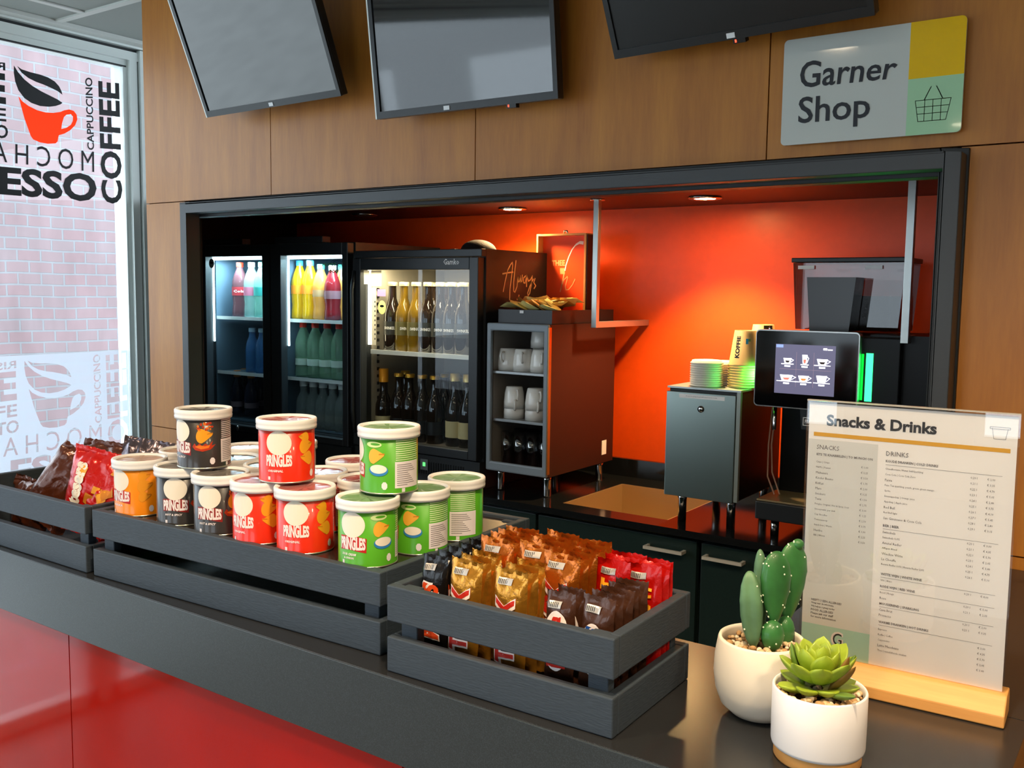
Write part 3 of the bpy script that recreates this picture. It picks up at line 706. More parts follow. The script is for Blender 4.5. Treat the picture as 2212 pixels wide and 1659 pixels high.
put_tub('black', -1.2080, .9600, B0, -40, 'dark brown crisp tub in the second row behind the leftmost top tub')
put_tub('black', -1.1180, .9580, B0, -40, 'dark brown crisp tub in the second row between the dark and red top tubs')

# =================================================================== WRAPPED BARS AND BAGS
def pillow_fn(w, h, t, seed, crum=.002, crimp=.008, pw=2.2):
    def f(u, v, side):
        uu = max(-1, min(1, 2*u/w)); vv = max(-1, min(1, 2*v/h)); lim = 1-2*crimp/h
        k = max(0, 1-abs(uu)**3.2)**.6 * (max(0, 1-(abs(vv)/lim)**pw) if abs(vv) < lim else 0)**.5
        n = noise.noise(Vector((u*55+seed*7.1, v*40+side*3, seed)))*crum*(1.4 if abs(vv) > .55 else .6)
        n += noise.noise(Vector((u*140+seed, v*90, side+seed*2)))*crum*.4
        e = .0009*math.sin(v*2600) if abs(vv) >= lim else 0
        return Vector((u*(1-.06*k), side*(t/2*k+.0004)+n+e*.4, v+.0015*noise.noise(Vector((u*60, seed, side)))))
    return f
def pillow(w, h, t, seed, m, crum=.002, crimp=.008, nx=12, nz=22, pw=2.2, zig=True, mc=None):
    f = pillow_fn(w, h, t, seed, crum, crimp, pw); b = MB()
    for side in (-1, 1):
        v = []
        for j in range(nz+1):
            for i in range(nx+1):
                p = f((i/nx-.5)*w, (j/nz-.5)*h, side)
                if zig and j in (0, nz) and i % 2: p.z += .0014*(1 if j == 0 else -1)
                if i in (0, nx) or j in (0, nz): p.y = f((i/nx-.5)*w, (j/nz-.5)*h, 0).y
                v.append(p)
        F = [(j*(nx+1)+i, j*(nx+1)+i+1, (j+1)*(nx+1)+i+1, (j+1)*(nx+1)+i) if side < 0 else (j*(nx+1)+i, (j+1)*(nx+1)+i, (j+1)*(nx+1)+i+1, j*(nx+1)+i+1) for j in range(nz) for i in range(nx)]
        b.add(v, F, m, True)
    return b, f
def foil(nm, col, rough=.28, met=.55): return mat(nm, col, rough, met, bump=.5, bscale=120, coat=.3)
M_GOLD = foil('gold_foil', 'c98a2c', .22, .75); M_BFOIL = foil('black_foil', '151212', .25, .3); M_RFOIL = foil('red_foil', 'b80d06', .3, .3); M_BRFOIL = foil('brown_foil', '4a2c1e', .3, .4)
M_COP = foil('copper_foil', 'c0651a', .22, .75); M_SILV = mat('silver_print', 'b9b4ae', .35, .5)
M_BLUE = mat('blue_print', '1c4a9c', .4); M_REDP = mat('red_print', 'c1271a', .4); M_ORP = mat('orange_print', 'd8481a', .4)
def bar_proto(kind, seed):
    w, h, t = {'mars': (.038, .122, .019), 'twix': (.046, .128, .019), 'kit': (.046, .128, .013), 'snick': (.040, .112, .018), 'nuts': (.038, .106, .018), 'gold': (.050, .138, .018)}[kind]
    m = {'mars': M_BFOIL, 'twix': M_GOLD, 'kit': M_RFOIL, 'snick': M_BRFOIL, 'nuts': M_BRFOIL, 'gold': M_COP}[kind]
    t_ = thing('chocolate_bar', 'x', 'chocolate bar')
    b, f = pillow(w, h, t, seed, m, .0022, .010); b.build('wrapper', t_, clean=False)
    A = Art()
    hz = h/2
    A.rect(-w*.32, hz-.0175, w*.12, hz-.0105, M_SILV, 1)                 # white label patch by the crimp
    for k in range(6): A.rect(-w*.30+k*.0022, hz-.0165, -w*.30+k*.0022+.0009, hz-.0115, M_INK, 2)
    if kind in ('twix', 'gold'):
        A.text('TWIX', -w*.36, -hz+.020, w*.30, hz-.030, M_TXT, 1, bold=.13, rot=90).text('TWIX', -w*.33, -hz+.022, w*.27, hz-.032, M_REDP, 2, bold=.045, rot=90)
    if kind == 'mars':
        A.text('MARS', -w*.40, -hz+.020, w*.34, hz-.030, M_TXT, 1, bold=.11, rot=90, shear=.2).text('MARS', -w*.37, -hz+.022, w*.31, hz-.032, M_ORP, 2, bold=.05, rot=90, shear=.2)
    if kind == 'kit': A.text('KIT KAT', -w*.28, -hz+.03, w*.3, hz-.022, M_CHIP, 2, bold=.03, rot=90, res=1)
    if kind == 'snick':
        A.oval(0, 0, w*.40, hz-.028, M_TXT, 1); A.text('SNICKERS', -w*.24, -hz+.030, w*.24, hz-.032, M_BLUE, 2, bold=.06, rot=90, shear=.2)
    if kind == 'nuts':
        A.oval(0, 0, w*.46, hz-.020, M_TXT, 1); A.text('Nuts', -w*.34, -hz+.024, w*.34, hz-.026, M_REDP, 2, bold=.06, rot=90)
    A.build('wrapper_print', t_, lambda u, v, l: f(u, v, -1)+Vector((0, -.0009-l, 0)), step=.006, offs=.0002, cuty=True)
    return t_
bprot = {}
ORD = ['front', 'second', 'third', 'fourth', 'fifth', 'sixth', 'seventh', 'eighth', 'ninth']
def put_bar(kind, var, x, y, z, rx, rz, label, rowname):
    k = (kind, var)
    if k not in bprot: o = bprot[k] = bar_proto(kind, 3.7*var+len(kind))
    else: o = copy_tree(bprot[k])
    o.location = (x, y, z); o.rotation_euler = (rx, random.uniform(-.03, .03), rz); o['label'] = label; o['group'] = rowname; return o
ZB = CT+.0095
rows = [  # kind, x front, x back, first y, last y, n, height centre, name
 ('mars', -.7080, -.708, .855, .966, 6, .066, 'black bar with red letters', 'row at the left end'),
 ('twix', -.6600, -.662, .851, .893, 3, .067, 'gold foil bar', 'row second from the left'),
 ('gold', -.6590, -.662, .910, .968, 4, .076, 'copper foil bar', 'row behind the left gold bars'),
 ('twix', -.5950, -.5950, .850, .892, 3, .068, 'gold foil bar', 'middle row'),
 ('gold', -.6000, -.6020, .908, .968, 4, .080, 'copper foil bar', 'row behind the middle gold bars'),
 ('gold', -.5580, -.5580, .895, .970, 5, .077, 'amber foil bar', 'row left of the red bars'),
 ('kit', -.5130, -.5130, .935, .972, 3, .074, 'red foil bar with yellow letters', 'row right of the amber bars'),
 ('kit', -.4800, -.4800, .948, .975, 3, .072, 'red foil bar', 'back right corner'),
 ('nuts', -.5280, -.5280, .850, .870, 2, .066, 'brown bar with a white oval', 'row right of the gold bars'),
 ('snick', -.4840, -.4830, .852, .926, 5, .066, 'brown bar with blue letters', 'row along the right end')]
for kind, xa, xb, ya, yb, n, hc, nm, rw in rows:
    for i in range(n):
        s = i/(n-1) if n > 1 else 0
        put_bar(kind, i % 2, xa+(xb-xa)*s+random.uniform(-.001, .001), ya+(yb-ya)*s, ZB+hc, random.uniform(-.05, -.01), random.uniform(-.07, .07),
                '%s, %s one in the %s' % (nm, ORD[i], rw), 'chocolate bars in the right crate')

def bag(x, y, z, rot, w, h, t, m, seed, label, text=None, tm=None, side=False, patches=None):
    o = thing('snack_bag', label, 'snack bag', (x, y, z), rot=rot, group='snack bags in the left crate')
    b, f = pillow(w, h, t, seed, m, .006, .010, 22, 30, 2.5); b.build('bag', o, clean=False)
    A = Art()
    if patches:
        r = random.Random(seed)
        for k in range(patches): 
            cx, cy = r.uniform(-.25, .35)*w, r.uniform(-.3, .35)*h; s = r.uniform(.006, .012)
            A.poly([(cx-s, cy-s*.8), (cx+s*.9, cy-s), (cx+s*1.2, cy+s*.7), (cx-s*.6, cy+s)], M_CHIP if k % 2 else M_CHIPD, 1)
    if text: A.text(text, *( (-w*.36, -h*.40, -w*.12, h*.34) ), tm, 2, bold=.05, rot=90)
    if A.items: A.build('bag_print', o, lambda u, v, l: f(u, v, -1)+Vector((0, -.0012-l, 0)), step=.006, offs=.0003, cuty=True)
    return o
M_BAGR = foil('red_bag_foil', 'c41408', .22, .15); M_BAGB = foil('brown_bag_foil', '5a2c18', .25, .3); M_BAGS = foil('silver_dark_foil', '6b5f66', .2, .8)
bag(-1.480, .895, 1.150, (-.12, .16, .30), .125, .150, .050, M_BAGR, 2, 'red snack bag with cream lettering, front of the left crate', 'Maltesers', M_CREAM, patches=5)
bag(-1.610, .905, 1.140, (-.15, .62, .35), .100, .150, .035, M_BAGB, 5, 'brown snack bag leaning left with a silver edge', None)
bag(-1.545, .955, 1.150, (-.2, .05, .25), .140, .150, .03, M_BAGB, 9, 'brown snack bag standing behind the red one', None)
bag(-1.455, .965, 1.155, (-.25, .12, .45), .110, .165, .03, M_BAGS, 13, 'dark silvery snack bag at the back right of the left crate', None)
bag(-1.432, .892, 1.128, (-.35, -.5, .60), .085, .125, .032, M_BAGR, 17, 'plain red snack bag squeezed against the orange tub', None, patches=2)
bag(-1.640, .990, 1.12, (-.3, .5, .2), .10, .12, .03, M_BAGS, 21, 'silvery snack bag behind the leaning brown one', None)
bag(-1.700, .895, 1.10, (-.1, .1, .1), .10, .10, .03, M_BAGB, 25, 'low brown snack bag at the left end of the crate', None)

# =================================================================== MENU STAND
YM = .046; TM = -.027
ms = thing('menu_stand', 'clear upright menu holder with a snacks and drinks list on a beech foot', 'menu stand', (-.346, 1.1004, CT), rz=YM)
MW, MH = .2142, .3026
MB().prism([(-.030, .0005), (.022, .0005), (.022, .018), (.016, .030), (-.012, .030), (-.030, .014)], -.001, MW+.006, M_PLY, lambda a, c, d: (d, a, c)).build('wooden_foot', ms, bev=.0015)
rig = lambda u, v, l: (u, -.002-l+math.sin(TM)*v, .025+math.cos(TM)*v)
def slab(d0, d1, m, e=0):
    b = MB(); c = [(-e, 0), (MW+e, 0), (MW+e, MH+e), (-e, MH+e)]
    return b.add([rig(u, v, d0) for u, v in c]+[rig(u, v, d1) for u, v in c], [(0, 1, 2, 3), (7, 6, 5, 4), (0, 4, 5, 1), (1, 5, 6, 2), (2, 6, 7, 3), (3, 7, 4, 0)], m)
s1 = slab(.0016, .0030, M_ACR, .002); s1.build('clear_sleeve', ms)
slab(-.0030, -.0012, M_ACR, .002).build('clear_sleeve', ms)
MB().add([rig(u, v, l) for v in (MH+.002, MH+.0035) for l in (-.003, .003) for u in (-.002, MW+.002)], [(0, 1, 3, 2), (4, 6, 7, 5), (0, 4, 5, 1), (2, 3, 7, 6), (0, 2, 6, 4), (1, 5, 7, 3)], mat('acrylic_edge', 'b8b2a8', .15, trans=.3)).build('sleeve_edge', ms)
pp = slab(-.0004, 0, M_PAPER); pp.build('menu_sheet', ms)
A = Art(); W_, H_ = MW, MH; TI = M_INKG
Y = lambda t: H_*(1-t)      # t measured from the top
A.text('Snacks & Drinks', .020, Y(.085), .1365, Y(.042), mat('menu_title_ink', '2a2b32', .5), 2, bold=.035)
A.rect(.006, Y(.128), W_-.006, Y(.113), mat('menu_yellow_rule', 'e0a62c', .5), 1)
A.line([(.190, Y(.045)), (.192, Y(.082)), (.203, Y(.082)), (.205, Y(.045))], .0004, TI, 2); A.line([(.188, Y(.040)), (.207, Y(.040)), (.207, Y(.047)), (.188, Y(.047)), (.188, Y(.040))], .0004, TI, 2)
A.rect(0, 0, .0770, Y(.868), mat('menu_mint', 'b0d6c6', .5), 1)
A.text('G', .034, Y(.943), .048, Y(.882), M_TXT, 2, bold=.03); A.text('G', .0365, Y(.936), .0465, Y(.889), M_INK, 3)
A.rect(0, Y(.868), .0770, Y(.14), mat('menu_grey_column', 'dcdcd8', .6), 1)
def row(x0, t, s, h=.0030, m=TI, b=0, x1=None):
    v, f, asp = text2d(s, b, 0, 1)
    w_ = h*asp*.92 if x1 is None else x1-x0
    A.text(s, x0, Y(t), x0+w_, Y(t)+h, m, 2, b, 0, res=1)
row(.010, .178, 'SNACKS', .0052); row(.010, .205, 'IETS TE KNABBELEN | TO MUNCH ON', .0036, TI, .02, .072)
sn = ['Chips | Crisps', "M&M's | Peanut", 'Maltesers', 'Kinder Bueno', 'KitKat', 'Mars', 'Snickers', 'Twix', 'Pringles Original, Hot & Spicy, Sour', 'Stroopwafel, per stuk', 'Cup Noodles', 'Tomatensoep', 'Snack box | Warm', 'Haribo', 'Bifi | Worst']
for k, s in enumerate(sn):
    row(.010, .232+k*.0205, s, .0027); row(.060, .236+k*.0205, '€ %d,%02d' % (1+k % 3, (25*k) % 100), .0027)
for k, s in enumerate(['HEEFT U EEN ALLERGIE?', 'Vraag naar de informatie', 'Wij helpen u graag verder', 'FOOD ALLERGIES', 'Please ask our staff', 'for more information']): row(.010, .775+k*.0135, s, .0027, TI, .02)
row(.086, .178, 'DRINKS', .0052); row(.086, .205, 'KOUDE DRANKEN | COLD DRINKS', .0036, TI, .02)
secs = [(.232, ['Chaudfontaine Water Still/Sparkling', 'Coca Cola | Coca Cola Zero', 'Fanta', 'Fuze Tea sparkling, peach, green, green mango', 'Sprite', 'Sinaasappelsap | Orange juice', 'Appelsap | Apple juice', 'Red Bull', 'Red Bull light', 'San Giminiano & Coca Cola']),
        (.470, ['Swinckels', 'Swinckels 0,0%', 'Amstel Radler', 'Affligem Blond', 'Wieckse Witte', 'La Chouffe', 'Bavaria Radler 0,0% | Bavaria Radler 2,0%']),
        (.655, ['Wit | Blanc']), (.702, ['Rood | Rouge', 'Rose']), (.768, ['Cava Brut', 'Prosecco']), (.845, ['Espresso', 'Koffie | Coffee', 'Cappuccino', 'Latte Macchiato', 'Thee | verschillende smaken'])]
heads = {1: (.448, 'BIER | BEER'), 2: (.633, 'WITTE WIJN | WHITE WINE'), 3: (.680, 'RODE WIJN | RED WINE'), 4: (.747, 'MOUSSEREND | SPARKLING'), 5: (.818, 'WARME DRANKEN | HOT DRINKS')}
for i, (t0, L) in enumerate(secs):
    if i in heads: row(.086, heads[i][0], heads[i][1], .0036, TI, .02); A.rect(.086, Y(heads[i][0]+.006), W_-.012, Y(heads[i][0]+.0050), TI, 2)
    for k, s in enumerate(L):
        row(.086, t0+k*.0205, s, .0027); row(W_-.042, t0+k*.0205, '0,%d l' % (20+k), .0027) if i < 5 else None; row(W_-.026, t0+k*.0205, '€ %d,%02d' % (2+(k+i) % 4, (35*k) % 100), .0027)
A.rect(.086, Y(.212), W_-.012, Y(.2110), TI, 2)
A.build('menu_print', ms, lambda u, v, l: rig(u, v, .0001+l), offs=.00015)

# =================================================================== PLANTS
M_POTA = mat('cream_pot', 'e6dccb', .55); M_POTB = mat('white_pot', 'eceaec', .4)
def gravel(par, r, z, n, seed):
    b = MB(); rr = random.Random(seed); b.lathe([(.001, z-.004), (r, z-.004)], mat('soil', '6b5238', .9), 24, cap=False)
    ms_ = [mat('pebble_tan', 'c7ab84', .7), mat('pebble_pale', 'dccdb4', .7), mat('pebble_brown', 'a88458', .7)]
    for k in range(n):
        a = rr.uniform(0, 2*PI); q = r*math.sqrt(rr.random())*.94; s = rr.uniform(.0022, .0046)
        b.ell((q*math.cos(a), q*math.sin(a), z-.002+rr.uniform(0, .003)), (s, s*rr.uniform(.7, 1), s*.7), ms_[k % 3], Matrix.Rotation(rr.uniform(0, 6), 3, 'Z'), 7, 5)
    o = b.build('gravel', par, clean=False); o['kind'] = 'stuff'; return o
pa = thing('potted_cactus', 'green spotted cactus in a rounded cream pot, behind the small succulent', 'plant', (-.347, .966, CT))
MB().lathe([(.020, .0005), (.030, .002), (.041, .012), (.047, .028), (.0492, .045), (.0485, .064), (.0455, .082), (.0445, .0845), (.0420, .0842), (.0412, .081), (.043, .070)], M_POTA, 48, cap=False).lathe([(.001, .0006), (.021, .0006)], M_POTA, 32, cap=False).build('pot', pa)
gravel(pa, .0432, .075, 150, 4)
M_CAC = mat('cactus_green', '2f6834', .42, var=.3, bscale=30, coat=.2); M_CACL = mat('cactus_edge_green', '6f9a58', .45); M_SP = mat('cactus_spot', 'dfe8cf', .6)
M_CAC2 = mat('cactus_grey_green', '557a58', .5, var=.3, bscale=25)
PD = (Vector((-.347, .966, 0))-Vector((0, 0, 0))).dot(FW)-.0+.0*0
def plp(px, py, dd=0):
    d = FW + RT*((px-CX)/FPX) - UP*((py-CY)/FPX); t = (Vector((-.347, .966, 1.13))-CAM).dot(FW)+dd
    return CAM+d*t-Vector((-.347, .966, CT))
def pad(par, b0, t0, wpx, th, turn, dd, m, seed, nb=12, base=.45, ridge=0, name='pad'):
    """a flat cactus pad growing from b0 to t0 (seen outline), width in survey pixels"""
    rr = random.Random(seed); b = MB(); p0, p1 = plp(*b0, dd), plp(*t0, dd); w = wpx/2015; h = (p1-p0).length
    zz = (p1-p0).normalized(); xx = (RT-zz*RT.dot(zz)).normalized(); yy = zz.cross(xx)
    rot = Matrix((xx, yy, zz)).transposed() @ Matrix.Rotation(turn, 3, 'Z')
    def shape(p, t, a):
        z = p.z/(h/2); k = 1-.5*(1-base)*max(0, 1-z)**1.6*.55; e = 1+.025*math.sin(t*16)
        if ridge: k *= 1+.16*math.cos(a*ridge)
        return Vector((p.x*k*e, p.y*k, p.z))
    cc = (p0+p1)/2
    b.ell(cc, (w/2, th/2, h/2), m, rot, 26, 22, shape)
    for k in range(int(nb*1.2)):
        t = rr.uniform(.3, 2.6); a = rr.uniform(-PI, 0) if k % 3 else rr.choice([0, PI, -.12, PI+.12])
        b.ell(cc+rot @ shape(Vector((w/2*math.sin(t)*math.cos(a), th/2*math.sin(t)*math.sin(a), h/2*math.cos(t))), t, a), (.0010, .0009, .0011), M_SP, None, 6, 4)
    return b.build(name, par, clean=False)
pad(pa, (1628, 1398), (1619, 1233), 54, .024, .5, -.006, M_CAC2, 1, 6, .85, ridge=4)
pad(pa, (1645, 1360), (1642, 1186), 34, .016, .3, .014, M_CAC2, 2, 6, .8)
pad(pa, (1672, 1352), (1678, 1190), 84, .020, .25, .0, M_CAC, 3, 14, .30)
pad(pa, (1668, 1408), (1669, 1340), 56, .020, .3, -.008, M_CAC, 4, 7, .8)
pad(pa, (1700, 1345), (1716, 1170), 92, .018, .35, .018, M_CAC, 5, 9, .30)
pad(pa, (1694, 1400), (1697, 1330), 46, .018, .3, .012, M_CAC, 6, 5, .8)
pad(pa, (1722, 1190), (1726, 1164), 28, .012, .3, .018, M_CAC, 7, 3, .8)

pb = thing('potted_succulent', 'small rosette succulent in a white pot with a wooden foot, in front of the cactus', 'plant', (-.2650, .9050, CT))
MB().lathe([(.001, .0004), (.0405, .0004), (.0415, .002), (.0415, .0125)], M_PLY, 48, cap=False).build('wooden_foot', pb)
MB().lathe([(.0405, .0127), (.0435, .0135), (.0443, .0165), (.0446, .040), (.0446, .0700), (.0438, .0715), (.0422, .0712), (.0415, .068), (.0415, .058)], M_POTB, 56, cap=False).build('pot', pb)
gravel(pb, .0415, .0655, 170, 8)
M_SUC = mat('succulent_green', '8fa52c', .45, var=.2, bscale=50, coat=.1); M_SUCT = mat('succulent_brown', '7a5a24', .5, var=.3, bscale=60); M_SUCD = mat('succulent_dark', '5d7a2a', .5, var=.3, bscale=60)
def leaf(par, az, el, L, wd, th, m, c=(0, 0, .067), r0=.004, curl=.4, seed=0):
    n = 10; b = MB(); v = []; k_ = 10
    d = Vector((math.cos(az), math.sin(az), 0)); up = Vector((0, 0, 1)); sd = Vector((-math.sin(az), math.cos(az), 0)); pos = Vector(c)+d*r0
    e = el
    for i in range(n+1):
        s = i/n; prof = max(0, math.sin(PI*min(1, s*.93+.07)**1.15))**.62
        dirv = d*math.cos(e)+up*math.sin(e); nrm = -d*math.sin(e)+up*math.cos(e)
        for k in range(k_):
            a = 2*PI*k/k_; v.append(pos+sd*wd/2*prof*math.cos(a)+nrm*(th/2*prof*math.sin(a)+.15*wd*prof*math.cos(a)**2))
        pos = pos+dirv*L/n; e += curl/n
    F = [(i*k_+k, i*k_+(k+1) % k_, (i+1)*k_+(k+1) % k_, (i+1)*k_+k) for i in range(n) for k in range(k_)]
    b.add(v, F, m, True); b.add(v[-k_:], [tuple(range(k_))], m, True)
    return b.build('leaf', par, clean=False)
rr = random.Random(12); SC0 = (-.004, .004, .070)
for ring, (n, el, L, wd, r0, z) in enumerate(((8, .05, .036, .022, .006, .067), (8, .50, .042, .026, .006, .074), (7, .85, .039, .024, .005, .077), (6, 1.12, .031, .019, .003, .081), (4, 1.38, .021, .013, .001, .085))):
    for k in range(n): leaf(pb, 2*PI*k/n+ring*.4+rr.uniform(-.1, .1), el+rr.uniform(-.08, .08), L*rr.uniform(.9, 1.1), wd, .0065, M_SUC, (SC0[0], SC0[1], z), r0, .5)
for az, el, m in ((-.25, .75, M_SUCT), (-.1, 1.0, M_SUCT), (-.6, .15, M_SUCD), (3.3, 1.1, M_SUCD), (.3, .9, M_SUCD)): leaf(pb, az, el, .044, .015, .006, m, (SC0[0], SC0[1], .068), .012, .3)

# =================================================================== FRIDGES
def alight(name, loc, size, energy, col, rot=(0, 0, 0), sy=None):
    l = bpy.data.lights.new(name, 'AREA'); l.energy = energy; l.color = col; l.size = size
    if sy: l.shape = 'RECTANGLE'; l.size_y = sy
    o = bpy.data.objects.new(name, l); COL.objects.link(o); o.location = loc; o.rotation_euler = rot; return o
M_LINER = mat('white_liner', 'c9ced0', .5); M_LINERD = mat('blue_grey_liner', '566c7c', .5); M_SHELF = mat('shelf_rail', 'cfd2cf', .35)
M_LEDC = mat('cool_led', (.70, .95, 1), .5, emit=9); M_LEDW = mat('warm_led', (1, .84, .55), .5, emit=9)
def fridge_body(par, x0, x1, y0, y1, z0, z1, liner, t=.022):
    into(MB().box(x0, y0, z0, x0+t, y1, z1, M_FR).box(x1-t, y0, z0, x1, y1, z1, M_FR).box(x0+t, y1-t, z0, x1-t, y1, z1, M_FR).box(x0+t, y0, z1-t, x1-t, y1-t, z1, M_FR).box(x0+t, y0, z0, x1-t, y1-t, z0+.10, M_FR).build('cabinet', clean=False), par)
    a, c, d, e = x0+t+.001, x1-t-.001, z0+.101, z1-t-.001; w = .006
    into(MB().box(a, y0+.03, d, a+w, y1-t-.001, e, liner).box(c-w, y0+.03, d, c, y1-t-.001, e, liner).box(a+w, y1-t-.007, d, c-w, y1-t-.001, e, liner).box(a+w, y0+.03, e-w, c-w, y1-t-.007, e, liner).box(a+w, y0+.03, d, c-w, y1-t-.007, d+w, liner).build('liner', clean=False), par)
def door(par, x0, x1, z0, z1, gx0, gx1, gz0, gz1, y=2.25, th=.030, m=M_FR):
    d = into(MB().box(x0, y, z0, gx0, y+th, z1, m).box(gx1, y, z0, x1, y+th, z1, m).box(gx0, y, gz1, gx1, y+th, z1, m).box(gx0, y, z0, gx1, y+th, gz0, m).build('door', bev=.002, clean=False), par)
    g = MB().add([(gx0, y+.004, gz0), (gx1, y+.004, gz0), (gx1, y+.004, gz1), (gx0, y+.004, gz1)], [(0, 1, 2, 3)], M_FGLASS).build('glass_pane'); g.parent = d
    return d
GX0, GX1 = -2.223, -1.704
gk = thing('glass_door_fridge', 'charcoal single door bottle fridge with warm light, right of the double fridge', 'fridge', (-1.96, 2.5, WT), group=None)
fridge_body(gk, GX0, GX1, 2.285, 2.72, WT+.001, 1.625, mat('warm_liner', '8c8578', .5))
gdd = door(gk, GX0+.004, GX1-.004, .990, 1.600, -2.186, -1.741, 1.017, 1.563)
into(MB().box(GX0, 2.262, 1.602, GX1, 2.285, 1.625, M_FR).build('top_fascia', bev=.002, clean=False), gk)
b = MB().box(GX0, 2.262, WT+.001, GX1, 2.284, .985, M_FR)
for k in range(44): b.box(-2.19+k*.0098, 2.2605, .925, -2.186+k*.0098, 2.262, .965, M_BLK)
into(b.build('grille', clean=False), gk)
into(MB().box(-1.935, 2.2585, .938, -1.905, 2.2605, .972, mat('display_grey', '6b7478', .3)).box(-1.925, 2.2578, .950, -1.915, 2.2585, .962, mat('display_green', (.1, .9, .15), .5, emit=1.5)).build('control_display', clean=False), gk)
A = Art(); p0 = at(958, 572, 1, 2.2495); p1 = at(992, 561, 1, 2.2495)
A.text('Gamko', p0.x, p0.z, p1.x, p1.z+.003, M_PAPER, 2, bold=.02, res=1); o = A.build('maker_name', gdd, lambda u, v, l: (u, 2.2495-l, v), offs=.0002)
h_ = MB().tube([(GX0+.012, 2.2485, 1.56), (GX0+.010, 2.240, 1.50), (GX0+.010, 2.240, 1.10), (GX0+.012, 2.2485, 1.03)], .006, M_FR, 8).build('handle'); h_.parent = gdd
SZG = at(805, 757, 1, 2.31).z
into(MB().box(GX0+.035, 2.305, SZG-.008, GX1-.035, 2.68, SZG-.002, M_LINER).box(GX0+.035, 2.300, SZG-.010, GX1-.035, 2.305, SZG+.004, M_SHELF).build('shelf', clean=False), gk)
into(MB().box(GX0+.031, 2.292, 1.32, GX0+.040, 2.30, 1.58, M_LEDW).build('light_strip'), gk)
b = MB()
for k in range(22): b.box(GX0+.0305, 2.335, 1.04+k*.024, GX0+.0325, 2.345, 1.050+k*.024, M_BLK)
into(b.build('shelf_rail', clean=False), gk)
alight('fridge_lamp', (-1.96, 2.33, 1.585), .40, 4.2, (1, .82, .52), (0, 0, 0), .04)
A = Art(); st = lambda x, y: at(x, y, 1, 2.2535)
M_PAPT = film_mat('backlit_paper', (.75, .70, .6), (.8, .75, .62), .5, 0)
def lab(par, x0, y0, x1, y1, m, lay=1):
    a = st(x0, y1); c = st(x1, y0); A.rect(a.x, a.z, c.x, c.z, m, lay); return a, c
for q in ((786, 584, 798, 614, M_PAPT), (801, 584, 824, 618, M_PAPT), (803, 622, 812, 745, M_PAPT), (815, 625, 833, 640, film_mat('pink_label', (.5, .2, .5), (.6, .3, .6), .5, 0))): lab(gdd, *q)
for k in range(9): lab(gdd, 809, 650+k*10, 811, 654+k*10, M_INK, 2)
c = st(825, 664); A.oval(c.x, c.z, .017, .022, film_mat('lime_sticker', (.6, .7, .3), (.7, .75, .3), .5, 0), 1, 24); A.oval(c.x, c.z+.004, .009, .004, M_INK, 2, 12)
A.build('door_stickers', gdd, lambda u, v, l: (u, 2.2538-l, v), offs=.0002)
# lettering on the fridge side
A = Art(); M_SCRIPT = mat('cream_script', 'ffe2a8', .5)
def s2(x, y): p = at(1020+x/6.9125, 480+y/6.9125, 0, GX1+.001); return (p.y, p.z)
def stroke(pts, w=.0045):
    P = [s2(*p) for p in pts]; A.line(P, w, M_SCRIPT, 1)
for S in ([(465, 1035), (490, 900), (530, 720), (570, 640), (600, 600), (605, 640), (590, 800), (565, 1000), (560, 1160)], [(455, 770), (530, 755), (610, 745)], [(655, 575), (640, 700), (620, 900), (620, 1030), (640, 1045), (670, 960), (685, 820)],
          [(685, 820), (690, 890), (710, 880), (720, 800), (725, 890), (745, 880), (750, 790)], [(800, 800), (770, 830), (765, 900), (790, 910), (815, 800), (812, 960)], [(815, 790), (840, 880), (870, 860), (900, 800), (890, 900), (860, 1060), (835, 1100), (828, 1060), (860, 960), (915, 850)], [(940, 840), (920, 900), (950, 950), (925, 990)], [(700, 1090), (690, 1150), (670, 1150)]): stroke(S)
A.build('side_lettering', gk, lambda u, v, l: (GX1+.0006+l+1.96, u-2.5, v-WT), offs=.0002)
# black cap lying on the fridge
cp = thing('baseball_cap', 'dark cap lying on top of the single door fridge', 'cap', (-1.835, 2.42, 1.6255))
MB().ell((0, 0, .0), (.052, .065, .036), mat('black_cloth', '17130f', .9, bump=.5), None, 24, 14, lambda p, t, a: Vector((p.x, p.y, max(p.z, 0)))).build('crown', cp)
MB().prism([(.045*math.cos(a)-.03, .06*math.sin(a)) for a in [PI/2+PI*k/10 for k in range(11)]], .001, .006, mat('grey_cloth', '8a8a86', .8), lambda a, c, d: (a-.02, c, d)).build('peak', cp)

HX0, HX1 = -3.030, -2.240
hk = thing('glass_door_fridge', 'charcoal double door drinks fridge with cool light, leftmost in the niche', 'fridge', (-2.63, 2.5, WT))
fridge_body(hk, HX0, HX1, 2.285, 2.72, WT+.001, 1.655, M_LINERD)
dA = door(hk, HX0+.003, -2.624, .978, 1.653, -2.977, -2.663, 1.0, 1.613); dB = door(hk, -2.618, HX1-.003, .978, 1.653, -2.567, -2.269, 1.0, 1.613)
into(MB().box(HX0, 2.262, WT+.001, HX1, 2.284, .974, M_FR).build('plinth', clean=False), hk)
for a, c in ((at(437, 520, 1, 2.27), at(527, 513, 1, 2.27)), (at(597, 517, 1, 2.27), at(700, 511, 1, 2.27))):
    into(MB().box(a.x, 2.262, 1.6555, c.x, 2.30, 1.677, M_FR).build('top_hinge_cover', bev=.002), hk)
for x0, x1, d in ((-2.977, -2.663, dA), (-2.567, -2.269, dB)):
    o = MB().box(x0, 2.2815, 1.602, x1, 2.286, 1.612, M_LEDC).box(x0, 2.2815, 1.30, x0+.006, 2.286, 1.602, M_LEDC).build('light_strip', clean=False); o.parent = d
    alight('fridge_lamp', ((x0+x1)/2, 2.33, 1.605), .28, 3.0, (.62, .90, 1), (0, 0, 0), .04)
